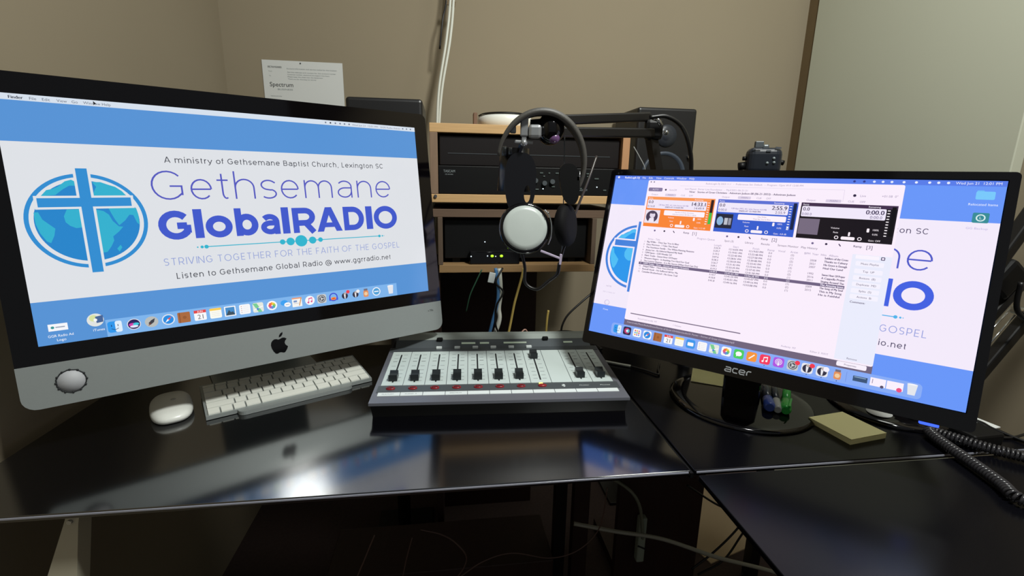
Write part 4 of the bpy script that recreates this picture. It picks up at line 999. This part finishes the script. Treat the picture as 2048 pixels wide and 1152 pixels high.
cl.box(q_(-0.003, 0.83, 0.477), (0.010, 0.01, 0.012), 0.002)
obj('swivel_clamp', cl, mat('satin_grey_metal', (150, 152, 154), 0.3, metal=0.5), mica, label='satin grey swivel clamp with wing nut')

mic = thing('microphone', 'glossy black microphone head at the tip of the boom', 'microphone', dw(0.060, 0.845, 0.48), 0)
obj('capsule', MB().sphere((0, 0, 0), 0.026, 32, (0.92, 1, 1.02)), blackgloss_m, mic)
obj('collar', MB().cyl((-0.036, -0.004, 0.003), (-0.018, -0.003, 0.001), 0.012, 0.016, 20), blackgloss_m, mic)
ls = MB().sphere((0.006, -0.0165, -0.016), 0.0085, 16, (1.1, .8, 1)); obj('tinted_window', ls, purple_m, mic, label='small purple-tinted spot')
mc2 = thing('shock_mount', 'dark microphone body hanging below the boom tip behind the headband', 'microphone mount', dw(0.0, 0.885, 0.40), 0)
obj('cradle', MB().cyl((0, 0, -0.025), (0, 0, 0.05), 0.030, 0.026, 24), mat('smoky_black_plastic', (22, 16, 16), 0.3), mc2)
obj('hanger', MB().bar((0.012, -0.03, 0.055), (0.0, -0.01, 0.02), 0.006, 0.006), blackmetal_m, mc2)
obj('tripod_knob', MB().cyl((-0.022, -0.026, 0.044), (-0.014, -0.026, 0.044), 0.008, seg=12).cyl((-0.01, -0.028, 0.044), (-0.004, -0.028, 0.044), 0.006, seg=12), darkgrey_m, mc2)

hp = thing('headphones', 'black headphones with round grey-white ear plate hanging from the boom', 'headphones', dw(0.045, 0.83, 0.40), 0)
# band in the x-z plane, centre (0.04, 0.42)
def bandpts(a0, a1, n=40):
    out = []
    for i in range(n + 1):
        a = math.radians(a0 + (a1 - a0) * i / n)
        out.append((0.0460 + 0.0735 * math.cos(a) - 0.045, 0.0 + 0.012 * math.cos(a), 0.4215 + 0.0840 * math.sin(a) - 0.40))
    return out
bp = bandpts(-28, 172); bd_ = MB(); prev = None
for i, q in enumerate(bp):
    t = i / (len(bp) - 1); ax, az = q[0] - 0.001, q[2] - 0.0215; l = math.hypot(ax, az); nx, nz = ax / l, az / l
    th = 0.0022 + 0.0030 * math.sin(PI * min(1, max(0, t))) ; wd = 0.006 + 0.011 * math.sin(PI * t)
    ring = [bd_.b.verts.new((q[0] + nx * e * th, q[1] + f_ * wd, q[2] + nz * e * th)) for e, f_ in ((-1, -1), (1, -1), (1, 1), (-1, 1))]
    if prev:
        for k in range(4): f = bd_.b.faces.new((prev[k], prev[(k + 1) % 4], ring[(k + 1) % 4], ring[k])); f.smooth = True
    else: bd_.b.faces.new(ring)
    prev = ring
bd_.b.faces.new(prev)
obj('headband', bd_, band_m, hp)
# left yoke with oval hole
def yoke(cx, cz, ln, w0, w1, y0, y1, hole=True, lean=0.0):
    mb = MB(); n = 24
    out = [];
    for i in range(n):
        x, z = sup(2 * PI * i / n, 1, 1, 2.6)
        ww = w0 + (w1 - w0) * (z * .5 + .5); out.append((cx + x * ww + lean * z * ln, cz + z * ln))
    if not hole: return mb.prism(out, y0, y1, fxz)
    inn = [(cx + 0.012 + math.cos(2 * PI * i / n) * 0.0055, cz - ln * .30 + math.sin(2 * PI * i / n) * 0.0145) for i in range(n)]
    R_ = [[mb.b.verts.new((x, y, z)) for x, z in P_] for P_, y in ((out, y0), (out, y1), (inn, y0), (inn, y1))]
    for k in range(n):
        j = (k + 1) % n
        for a, b in ((0, 1), (2, 3), (0, 2), (1, 3)): mb.b.faces.new((R_[a][k], R_[a][j], R_[b][j], R_[b][k]))
    return mb
obj('yoke', yoke(-0.034, -0.012, 0.053, 0.024, 0.029, 0.000, 0.007), mat('slate_grey_plastic', (15, 15, 20), 0.3), hp, label='black yoke with an oval hole')
obj('yoke', yoke(0.050, -0.010, 0.034, 0.014, 0.019, -0.006, 0.006, False, -0.12), blackmatte_m, hp)
hg = MB(); hg.box((0.0638, -0.002, -0.0005), (0.006, 0.008, 0.008), 0.001); hg.sweep([Vector((0.066, -0.002, 0.012)), Vector((0.066, -0.004, 0.002)), Vector((0.058, -0.004, -0.008))], 0.0012, 6)
obj('band_slider', hg, chrome_m, hp)
ec_ = thing  # ear cups
cupL = (-0.025, -0.006, -0.086)
cu = obj('ear_cup', MB().lathe([(0, -0.022), (0.030, -0.022), (0.044, -0.014), (0.0450, 0.0), (0.0430, 0.006), (0.0395, 0.0075), (0.036, 0.006), (0, 0.006)], cupL, (0.10, -1, 0.22), 56), blackgloss_m, hp)
obj('ear_plate', MB().lathe([(0.0385, 0.0065), (0.0375, 0.0095), (0.030, 0.0108), (0, 0.0112)], cupL, (0.10, -1, 0.22), 56), cup_m, hp, label='round grey-white outer plate')
cupR = (0.050, 0.006, -0.080)
obj('ear_cup', MB().lathe([(0, -0.014), (0.028, -0.014), (0.036, -0.009), (0.038, 0.0), (0.034, 0.006), (0.022, 0.009), (0, 0.009)], cupR, (0.9, -0.45, 0.1), 40), mat('dark_cup_leatherette', (8, 8, 10), 0.75, spec=0.15), hp)
wr = MB(); wr.sweep(smooth([Vector((0.008, -0.012, -0.053)), Vector((0.016, -0.014, -0.062)), Vector((0.021, -0.015, -0.078)), Vector((0.021, -0.015, -0.096)), Vector((0.016, -0.013, -0.112))]), 0.0012, 6)
wr.sphere((0.014, -0.014, -0.058), 0.002, 8)
obj('hinge_wire', wr, chrome_m, hp)
lt_ = mat('pale_lilac_plastic', (176, 165, 188), 0.4)
obj('cable_relief', MB().bar((0.003, -0.016, -0.123), (0.038, -0.016, -0.136), 0.0035, 0.004, 0, 0.001).bar((0.0385, -0.016, -0.128), (0.0375, -0.016, -0.147), 0.004, 0.004, 0, 0.001), lt_, hp, label='pale lilac T-shaped cable relief')
B1 = Vector((0.045, 0.83, 0.40))
G = 'headphone leads'
cable('headphone_cable', [dw(0.014, 0.835, 0.276), dw(0.022, 0.835, 0.245), dw(0.024, 0.835, 0.215), dw(0.045, 0.83, 0.205), dw(0.066, 0.825, 0.222), dw(0.079, 0.82, 0.235), dw(0.082, 0.815, 0.256)], 0.0032, rubber_m, 'black headphone cable looping below the ear cups')
cable('hanging_cord', [dw(0.150, 0.90, 0.44), dw(0.135, 0.88, 0.40), dw(0.110, 0.86, 0.335), dw(0.090, 0.84, 0.275), dw(0.083, 0.815, 0.256)], 0.0026, mat('dull_brown_cord', (50, 44, 42), 0.35), 'dull cord slanting from the boom down to the headphone lead')
cable('thin_wire', [dw(0.086, 0.86, 0.47), dw(0.087, 0.85, 0.40), dw(0.088, 0.84, 0.30), dw(0.086, 0.835, 0.268)], 0.0010, darkgrey_m, 'thin vertical wire hanging beside the headband')
cable('microphone_cable', [dw(0.255, 0.95, 0.515), dw(0.288, 0.952, 0.517), dw(0.322, 0.96, 0.498), dw(0.345, 0.97, 0.455), dw(0.355, 0.98, 0.40), dw(0.36, 0.99, 0.30)], 0.0042, rubber_m, 'thick black cable arching from the boom elbow down behind the monitor')
cable('white_wire', [dw(0.232, 0.965, 0.462), dw(0.244, 0.962, 0.443), dw(0.256, 0.96, 0.42), dw(0.262, 0.965, 0.38)], 0.0012, mat('dull_white_wire', (130, 130, 128), 0.5), 'thin pale wire in front of the right speaker')

# ================================================================ device clamped above the monitor
cmr = thing('camera_rig', 'small black caged camera above the monitor top edge', 'camera', dw(0.495, 0.985, 0.0), -0.25)
def c_(x, y, z): return (x, y, z + 0.445)
obj('body', MB().box(c_(0.002, 0, -0.006), (0.064, 0.035, 0.054), 0.013, 4), mat('charcoal_blue_body', (28, 32, 40), 0.3), cmr)
obj('cold_shoe', MB().box(c_(-0.009, 0, 0.027), (0.015, 0.012, 0.012), 0.001).box(c_(0.003, 0, 0.022), (0.012, 0.014, 0.010), 0.003), darkgrey_m, cmr)
tr_ = MB(); tr_.bar(c_(-0.022, -0.018, 0.0185), c_(-0.008, -0.018, 0.0185), 0.002, 0.003); tr_.bar(c_(0.018, -0.016, 0.0205), c_(0.028, -0.016, 0.0195), 0.002, 0.003); tr_.bar(c_(0.002, -0.018, 0.014), c_(0.010, -0.018, 0.014), 0.002, 0.003)
obj('silver_trim', tr_, chrome_m, cmr)
bt_ = MB()
for x, z in ((0.017, 0.0), (0.018, -0.008), (0.006, -0.009)): bt_.sphere(c_(x, -0.018, z), 0.0028, 10)
obj('button', bt_, mat('pale_grey_button', (120, 130, 132), 0.4), cmr)
for kb_ in (MB().cyl(c_(-0.042, 0, -0.016), c_(-0.030, 0, -0.014), 0.008, seg=16), MB().cyl(c_(-0.036, 0, 0.0), c_(-0.029, 0, 0.0), 0.004, seg=12), MB().cyl(c_(0.032, 0, -0.006), c_(0.040, 0, -0.008), 0.005, seg=12)): obj('side_knob', kb_, blackmatte_m, cmr)
obj('support_rod', MB().cyl((0, 0.01, 0.006), (0, 0.01, 0.42), 0.006, seg=14).cyl((0, 0.01, 0), (0, 0.01, 0.006), 0.04, seg=30), blackmetal_m, cmr)

# ================================================================ shelf unit and its gear
SA0, SA1, SB = -0.040, 0.460, 1.20
sh = thing('equipment_shelf', 'open pale pine rack shelf standing behind the console', 'shelf', rw(SA0, SB, -0.74), PSI)
T = 0.019; Wd = SA1 - SA0; D = 0.30; H = 0.74
def board(x0, x1, z0, z1, m, nm, y0=0.0, y1=D, label=None): return obj(nm, MB().b2(x0, x1, y0, y1, z0 + H, z1 + H, 0.0012), m, sh, label=label)
board(0, Wd, 0.502, 0.523, wood_m, 'shelf_board')
board(0, Wd, 0.337, 0.357, wood_m, 'shelf_board')
board(0.004, Wd - 0.004, 0.300, 0.320, mat('brown_board', (98, 78, 62), 0.75, var=0.2, scale=14, stretch=(1, 6, 20)), 'shelf_board', 0.01, label='darker board under the lower pine board')  # browner and darker than the pine boards
board(0.018, 0.425, 0.160, 0.180, mat('shaded_pine_board', (140, 110, 72), 0.7, var=0.2, scale=14, stretch=(1, 6, 20)), 'shelf_board', label='lowest pine board, its shade put into the colour')  # pine colour lowered to carry the shadow of the bay above
lowend_m = mat('shaded_end_board', (84, 68, 54), 0.75, var=0.2, scale=14, stretch=(8, 8, 1))  # lower side panels: shadow of the bay painted into the wood colour
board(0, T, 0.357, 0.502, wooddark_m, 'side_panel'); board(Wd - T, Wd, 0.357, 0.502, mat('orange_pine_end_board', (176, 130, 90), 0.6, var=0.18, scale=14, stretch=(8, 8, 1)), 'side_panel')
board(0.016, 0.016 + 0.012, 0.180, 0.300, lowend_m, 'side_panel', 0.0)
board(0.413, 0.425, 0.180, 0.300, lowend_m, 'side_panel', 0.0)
board(0.0, T, -0.74, 0.160, mahog_m, 'upright', 0.02)
board(0.0, 0.325, -0.74, 0.160, mahog_m, 'back_panel', 0.28, 0.29)  # added dark sheet, stands in for the shelf's shadow on the wall
board(0.028, 0.413, 0.180, 0.300, mahog_m, 'back_panel', 0.28, 0.29)
board(T, Wd - T, 0.357, 0.502, mahog_m, 'back_panel', 0.285, 0.295)
obj('bolt', MB().cyl((0.012, 0.0, 0.352 + H), (0.012, -0.004, 0.352 + H), 0.004, seg=12).cyl((0.4235, 0.01, 0.172 + H), (0.429, 0.01, 0.172 + H), 0.004, seg=12), chrome_m, sh)

rk = thing('rack_recorder', 'black rack player in the shelf with small white lettering at its left', 'audio equipment', rw(SA0 + T + 0.001, SB + 0.004, 0.3572), PSI)
RW = Wd - 2 * T - 0.002
obj('chassis', MB().b2(0, RW, 0.0, 0.24, 0.0005, 0.068, 0.0015), blackmatte_m, rk)
obj('lettering', flat_text(flat_text(MB(), 'TASCAM', 0.012, 0.052, 0.006, x1=0.040, fr=lambda x, z, y: Vector((x, -0.0006, z))), 'CD-RW901', 0.016, 0.046, 0.0028, fr=lambda x, z, y: Vector((x, -0.0006, z))), inkgrey_m, rk)
obj('lettering', flat_text(MB(), 'TASCAM', 0.352, 0.012, 0.0045, x1=0.375, fr=lambda x, z, y: Vector((x, -0.0006, z))), inkgrey_m, rk)
ln_ = MB()
random.seed(3)
for x, z in [(0.20 + i * 0.022 + random.uniform(-.004, .004), 0.012 + 0.042 * random.random()) for i in range(11)] + [(0.195 + j * 0.02, 0.055) for j in range(10)]:
    ln_.box((x, -0.001, z), (random.choice((.004, .008, .011)), 0.002, 0.0028))
obj('button_row', ln_, mat('grey_green_key', (88, 98, 96), 0.3), rk)
for x, z in ((0.24, 0.036), (0.263, 0.030), (0.283, 0.034), (0.205, 0.033)): obj('knob', MB().cyl((x, 0, z), (x, -0.008, z), 0.006, seg=16), darkgrey_m, rk)
obj('indicator_lamp', MB().sphere((0.26, -0.002, 0.016), 0.0018, 8).sphere((0.4, -0.002, 0.022), 0.0018, 8), whiteled_m, rk)
bx = thing('rack_drive', 'plain black rack unit on top of the lettered player', 'audio equipment', rw(SA0 + T + 0.004, SB + 0.012, 0.4262), PSI)
obj('chassis', MB().b2(0, RW - 0.006, 0, 0.22, 0, 0.070, 0.002), mat('brown_black_steel', (20, 15, 15), 0.35), bx)
obj('front_line', MB().b2(0.02, RW - 0.03, -0.001, 0.0, 0.028, 0.0292), darkgrey_m, bx)
am = thing('black_amplifier', 'black boxy unit filling the lower shelf bay behind the headphones', 'audio equipment', rw(SA0 + 0.032, SB + 0.03, 0.1802), PSI)
obj('chassis', MB().b2(0, 0.375, 0, 0.2, 0.012, 0.112, 0.002).b2(0.02, 0.04, 0.01, 0.03, 0, 0.012).b2(0.33, 0.35, 0.01, 0.03, 0, 0.012), blackmatte_m, am)
obj('indicator_lamp', MB().sphere((0.104, -0.001, 0.055), 0.0018, 8), whiteled_m, am)
ro = thing('network_router', 'small black box with green lights on the lowest shelf board', 'router', rw(0.055, SB + 0.004, 0.1802), PSI)
obj('case', MB().b2(0, 0.13, 0, 0.022, 0, 0.034, 0.003), blackgloss_m, ro)
for x in (0.058, 0.082): obj('green_light', MB().sphere((x, -0.0005, 0.022), 0.0034, 10, (1.3, .5, 1)), greenled_m, ro, label='lit green light')
obj('white_light', MB().sphere((0.046, -0.0005, 0.022), 0.0018, 8).sphere((0.067, -0.0005, 0.021), 0.0016, 8).sphere((0.004, 0.0, 0.021), 0.0018, 8), whiteled_m, ro)

wf = thing('access_point', 'white round dish-shaped device on top of the shelf', 'network device', rw(0.155, 1.325, 0.523), PSI)
obj('dome', MB().lathe([(0, 0.037), (0.060, 0.036), (0.069, 0.032), (0.0725, 0.024), (0.073, 0.0), (0, 0)], (0, 0, 0), None, 48), white_pl, wf)
obj('rim', MB().lathe([(0.062, 0.0365), (0.070, 0.0335), (0.0708, 0.0345), (0.063, 0.0385)], (0, 0, 0), None, 48), blackmatte_m, wf)
bk_ = MB().box((-0.0, 0, 0.0), (0.01, 0.03, 0.036), 0.002)
o = obj('small_brown_box', bk_, mat('brown_card', (110, 84, 66), 0.7)); o.location = rw(0.074, 1.29, 0.5412); o.rotation_euler = (0, 0, PSI)
tag(o, 'small brown block left of the white dish on the shelf', 'box')

def speaker(loc, rz, label, base):
    t = thing('speaker', label, 'speaker', loc, rz)
    w_, h_, d_ = 0.185, 0.30, 0.20
    obj('cabinet', MB().box((0, d_ / 2, h_ / 2), (w_, d_, h_), 0.008, 3), mat('black_speaker_vinyl', (20, 20, 22), 0.4), t)
    obj('woofer', MB().lathe([(0.070, 0.0), (0.070, 0.004), (0.062, 0.005), (0.058, -0.002), (0.03, -0.014), (0.022, -0.010), (0, -0.004)], (0, 0, 0.105), (0, -1, 0), 40), cone_m, t)
    obj('tweeter', MB().lathe([(0.032, 0.0), (0.032, 0.003), (0.016, 0.0), (0.012, 0.003), (0, 0.006)], (0, 0, 0.22), (0, -1, 0), 32), mat('dark_tweeter', (45, 48, 55), 0.3), t)
    obj('knob', MB().cyl((0.078, 0, 0.16), (0.078, -0.01, 0.16), 0.006, seg=14), chrome_m, t)
    sd_ = thing('speaker_stand', label.replace('speaker', 'stand under the speaker', 1), 'speaker stand', Vector((loc[0], loc[1], 0)), rz)
    hh_ = loc[2]
    obj('top_plate', MB().box((0, d_ / 2, hh_ - 0.004), (0.17, 0.17, 0.008), 0.001), blackmetal_m, sd_)
    obj('pole', MB().cyl((0, d_ / 2, 0.012), (0, d_ / 2, hh_ - 0.008), 0.02), blackmetal_m, sd_)
    obj('foot', MB().box((0, d_ / 2, 0.006), (0.18, 0.20, 0.012), 0.002), blackmetal_m, sd_)
    return t, sd_
speaker(rw(0.655, 1.42, 0.310), PSI, 'black bookshelf speaker right of the shelf against the wall', 0)
tl, ts = speaker(rw(-0.150, 1.27, 0.285), PSI, 'black speaker half hidden behind the silver computer', 0)

# cables behind the console
G2 = 'cables hanging below the lowest shelf board'
cable('white_cable', [rw(0.128, 1.17, 0.176), rw(0.131, 1.16, 0.12), rw(0.127, 1.16, 0.075), rw(0.128, 1.16, 0.04), rw(0.105, 1.165, -0.03)], 0.0062, wcable_m, 'thick white cable hanging from the green-lit router')
cable('blue_cable', [rw(0.118, 1.165, 0.178), rw(0.124, 1.155, 0.13), rw(0.122, 1.152, 0.09), rw(0.110, 1.152, 0.04), rw(0.095, 1.16, -0.03)], 0.0045, bluec_m, 'blue cable twisting beside the white one below the router')
cable('black_cable', [rw(0.136, 1.165, 0.178), rw(0.118, 1.150, 0.145), rw(0.136, 1.148, 0.12), rw(0.120, 1.146, 0.085), rw(0.118, 1.148, 0.035), rw(0.132, 1.15, 0.0), rw(0.14, 1.16, -0.04)], 0.0025, rubber_m, 'black cable wound around the white and blue cables below the router')
o = obj('cable_tag', MB().box((0, 0, 0), (0.016, 0.004, 0.026), 0.001), label_m); o.location = rw(0.108, 1.158, 0.155); o.rotation_euler = (0, 0.2, PSI); tag(o, 'white plastic tag on the cable bundle just under the shelf board', 'tag')
cable('yellow_cable', [rw(0.190, 1.17, 0.176), rw(0.185, 1.17, 0.15), rw(0.176, 1.17, 0.115), rw(0.168, 1.17, 0.082), rw(0.160, 1.175, 0.03), rw(0.15, 1.18, -0.03)], 0.0034, yelc_m, 'yellow cable slanting down right of the cable bundle')
cable('green_cable', [rw(0.085, 1.18, 0.172), rw(0.07, 1.18, 0.14), rw(0.055, 1.18, 0.105), rw(0.045, 1.185, 0.06)], 0.0018, greenc_m, 'thin green cable slanting left of the cable bundle')
cable('pencil_cable', [rw(0.265, 1.2, 0.055), rw(0.262, 1.2, 0.03), rw(0.26, 1.2, -0.02)], 0.0032, yelc_m, 'short upright yellow cable behind the right end of the console')
cable('black_cable', [rw(0.375, 1.16, 0.115), rw(0.34, 1.15, 0.09), rw(0.300, 1.14, 0.055), rw(0.285, 1.13, 0.02), rw(0.30, 1.12, 0.004)], 0.0026, rubber_m, 'black cable arching between the shelf and the monitor left edge')
cable('black_cable', [rw(0.235, 1.08, 0.022), rw(0.27, 1.08, 0.034), rw(0.31, 1.07, 0.032), rw(0.345, 1.06, 0.010), rw(0.36, 1.03, 0.004)], 0.004, rubber_m, 'thick black cable humped on the desk behind the console right end')
cable('brown_cable', [rw(-0.08, 1.1, 0.004), rw(-0.03, 1.11, 0.016), rw(0.03, 1.12, 0.020), rw(0.09, 1.13, 0.010), rw(0.12, 1.14, -0.02)], 0.002, brownc_m, 'coppery brown cable behind the console left end')
cable('brown_cable', [rw(0.14, 1.10, 0.003), rw(0.165, 1.10, 0.014), rw(0.185, 1.105, 0.034), rw(0.195, 1.11, 0.024), rw(0.21, 1.11, 0.010)], 0.002, mat('pinkish_cable', (170, 130, 115), 0.5), 'pinkish cable bent to a peak behind the console middle')
for i, (a, lab) in enumerate(((-0.098, 'leftmost of the small white plugs beside the computer chin'), (-0.088, 'middle of the small white plugs beside the computer chin'), (-0.060, 'rightmost small white plug, beside the console rear corner'))):
    o = obj('cable_plug', MB().cyl((0, 0, 0), (0, 0, 0.014), 0.004, seg=12), white_pl); o.location = rw(a, 1.045, 0.0); tag(o, lab, 'plug', 'small white plugs')

# ---------------------------------------------------------------- on the walls
pp = thing('wall_notice', 'white printed sheet pinned to the wall above the silver computer', 'paper', rw(-0.5525, 1.6485, 0.735), PSI)
nf = lambda x, z, y: Vector((x, y, z))
obj('sheet', MB().b2(0, 0.236, -0.0012, 0, -0.30, 0.0), paper_m, pp)
tt = MB(); F_ = lambda x, z, y: Vector((x, -0.0016, z))
flat_text(tt, 'SPECTRUM BUSINESS', 0.016, -0.022, 0.0052, x1=0.056, fr=F_); flat_text(tt, 'Spectrum', 0.018, -0.075, 0.0120, x1=0.086, fr=F_)
obj('heading', tt, ink_m, pp)
tt = MB(); flat_text(tt, 'BUSINESS', 0.040, -0.085, 0.0042, x1=0.084, fr=F_)
flat_text(tt, 'From:', 0.018, -0.033, 0.003, fr=F_); flat_text(tt, 'To:', 0.018, -0.046, 0.003, fr=F_)
flat_text(tt, 'Account information and service notice for this location', 0.070, -0.024, 0.0034, x1=0.218, fr=F_)
for k_, s_ in enumerate(('Service address and contact for the account holder', 'Customer number, password and support line hours', 'Please keep this sheet near the equipment', 'Thank you for choosing our service')):
    flat_text(tt, s_, 0.072, -0.034 - k_ * 0.0065, 0.003, x1=0.215 - k_ * 0.02, fr=F_)
flat_text(tt, 'Internet and voice', 0.018, -0.104, 0.003, fr=F_)
obj('small_print', tt, inkgrey_m, pp)
obj('pin', MB().sphere((0.112, -0.002, -0.006), 0.0022, 10), darkgrey_m, pp)
G3 = 'white cables hanging down the back wall'
for i, (da_, lab) in enumerate(((0.0, 'left strand of the white cable pair on the back wall'), (0.009, 'right strand of the white cable pair on the back wall'))):
    cable('white_cable', [rw(0.035 + da_, 1.60, 1.3), rw(0.020 + da_, 1.58, 0.95), rw(0.005 + da_ * 1.2, 1.55, 0.80), rw(-0.020 + da_, 1.53, 0.65), rw(-0.030 + da_ * .6, 1.52, 0.50), rw(-0.05 + da_ * .6, 1.52, 0.2)], 0.0042, wcable_m, lab, 'cable', G3)
cable('black_cable', [rw(0.028, 1.60, 1.3), rw(0.010, 1.58, 0.95), rw(-0.006, 1.56, 0.85), rw(-0.016, 1.56, 0.77)], 0.0028, rubber_m, 'thin black cable beside the white cable pair high on the wall')
o = obj('zip_tie', MB().bar((-0.014, -0.004, 0.003), (0.014, -0.004, -0.003), 0.004, 0.014), trim_m); o.location = rw(0.018, 1.578, 0.90); o.rotation_euler = (0, 0, PSI); tag(o, 'dark tie around the white cables near the top of the photo', 'cable tie')

# ---------------------------------------------------------------- under the desk
cb = thing('low_cabinet', 'low dark brown cabinet on the floor under the desk', 'cabinet', rw(-0.30, 0.99, -0.74), PSI)
obj('body', MB().b2(0, 0.555, 0, 0.17, 0, 0.20, 0.003), mahog_m, cb)
tb = thing('wooden_board', 'upright dark mahogany board under the desk seam', 'board', rw(0.455, 1.08, -0.74), PSI)
obj('panel', MB().b2(0, 0.245, 0, 0.022, 0, 0.64, 0.002), mahog_m, tb)
obj('foot', MB().b2(0.02, 0.05, 0.0, 0.25, 0, 0.03), mahog_m, tb)
ct = MB().b2(-0.19, 0.19, -0.12, 0.16, 0, 0.004)
o = obj('cardboard_sheet', ct, cardboard_m); o.location = rw(0.93, 1.30, -0.74); o.rotation_euler = (0, 0, PSI + 0.3)
tag(o, 'beige cardboard sheet on the floor right of the dark board', 'cardboard')
wb = thing('power_strip', 'pale power strip fixed upright to the dark board under the desk', 'power strip', rw(0.505, 1.055, -0.70), PSI)
wb.location = rw(0.518, 1.064, -0.625)
obj('case', MB().box((0, 0, 0.06), (0.022, 0.022, 0.14), 0.004), mat('pale_green_grey_plastic', (150, 160, 148), 0.5), wb)
obj('strap', MB().box((0, -0.012, 0.04), (0.026, 0.002, 0.004), 0, 2, Matrix.Rotation(0.5, 3, 'Y')), ink_m, wb)
cable('thick_white_cable', [rw(0.30, 0.98, -0.43), rw(0.40, 0.96, -0.445), rw(0.52, 0.95, -0.47), rw(0.66, 0.93, -0.52), rw(0.80, 0.92, -0.565), rw(0.95, 0.9, -0.62)], 0.005, mat('shiny_white_sheath', (165, 165, 155), 0.25), 'thick pale cable sweeping right under the desk')
cable('white_cable', [rw(0.36, 1.12, -0.39), rw(0.42, 1.1, -0.39), rw(0.47, 1.06, -0.405), rw(0.50, 1.05, -0.45), rw(0.512, 1.045, -0.52), rw(0.515, 1.045, -0.55)], 0.0045, mat('dim_white_sheath', (120, 124, 110), 0.5), 'pale cable arching down to the power strip under the desk')
cable('white_cable', [rw(0.335, 1.2, -0.38), rw(0.325, 1.2, -0.42), rw(0.322, 1.2, -0.46), rw(0.328, 1.2, -0.50)], 0.005, wcable_m, 'short pale cable hanging left of the dark post under the desk')
post = obj('wooden_post', MB().b2(-0.022, 0.022, -0.015, 0.015, 0, 0.52, 0.002), mahog_m); post.location = rw(0.352, 1.10, -0.74); post.rotation_euler = (0, 0, PSI)
tag(post, 'narrow dark wooden post under the desk left of the power strip', 'post')
GB = 'black cables under the desk at the right'
for pts, lab in (([rw(0.60, 1.0, -0.36), rw(0.70, 1.0, -0.43), rw(0.78, 1.0, -0.455), rw(0.86, 1.0, -0.46)], 'black cable curving right across the beige patch under the desk'),
                 ([rw(0.80, 1.0, -0.42), rw(0.76, 1.0, -0.50), rw(0.70, 1.0, -0.57), rw(0.64, 1.0, -0.62)], 'left of two black cables slanting down under the desk at the right'),
                 ([rw(0.82, 1.0, -0.44), rw(0.775, 1.0, -0.52), rw(0.73, 1.0, -0.60), rw(0.66, 1.0, -0.64)], 'right of two black cables slanting down under the desk at the right')):
    cable('black_cable', pts, 0.0028, rubber_m, lab)
thin_m = mat('dim_brown_wire', (92, 70, 64), 0.35)
cable('thin_wire', [rw(-0.13, 0.72, -0.20), rw(-0.15, 0.72, -0.25), rw(-0.17, 0.72, -0.30), rw(-0.18, 0.72, -0.34)], 0.0014, thin_m, 'thin wire hanging from the desk frame left of centre')
cable('thin_wire', [rw(-0.075, 0.8, -0.28), rw(-0.09, 0.8, -0.34), rw(-0.095, 0.8, -0.385), rw(-0.07, 0.8, -0.41), rw(0.0, 0.8, -0.39), rw(0.06, 0.8, -0.35), rw(0.12, 0.8, -0.335), rw(0.20, 0.8, -0.355), rw(0.26, 0.8, -0.34), rw(0.30, 0.8, -0.29), rw(0.31, 0.8, -0.2)], 0.0012, thin_m, 'long wavy wire drooping under the desk centre')
cable('thin_wire', [rw(-0.06, 0.82, -0.28), rw(-0.02, 0.82, -0.295), rw(0.01, 0.82, -0.32), rw(0.03, 0.82, -0.36), rw(0.0, 0.82, -0.41), rw(-0.06, 0.82, -0.43)], 0.0013, thin_m, 'short looped wire under the desk left of the wavy one')
# cream brace leg at the lower left
lg_ = MB().prism([(0.026, 0.732), (0.013, 0.70), (-0.055, 0.54), (-0.060, 0.50), (-0.060, 0.0), (0.0, 0.0), (0.0, 0.54), (0.030, 0.70), (0.038, 0.732)], -0.012, 0.012, fxz)
for v in lg_.b.verts: v.co += Vector((0.122, 0.044, 0))
lg_o = obj('leg', lg_, leg_m, dl, label='cream tapered front leg')
obj('mounting_screw', MB().cyl((0.144, 0.032, 0.705), (0.144, 0.029, 0.705), 0.003, seg=12), chrome_m, lg_o)
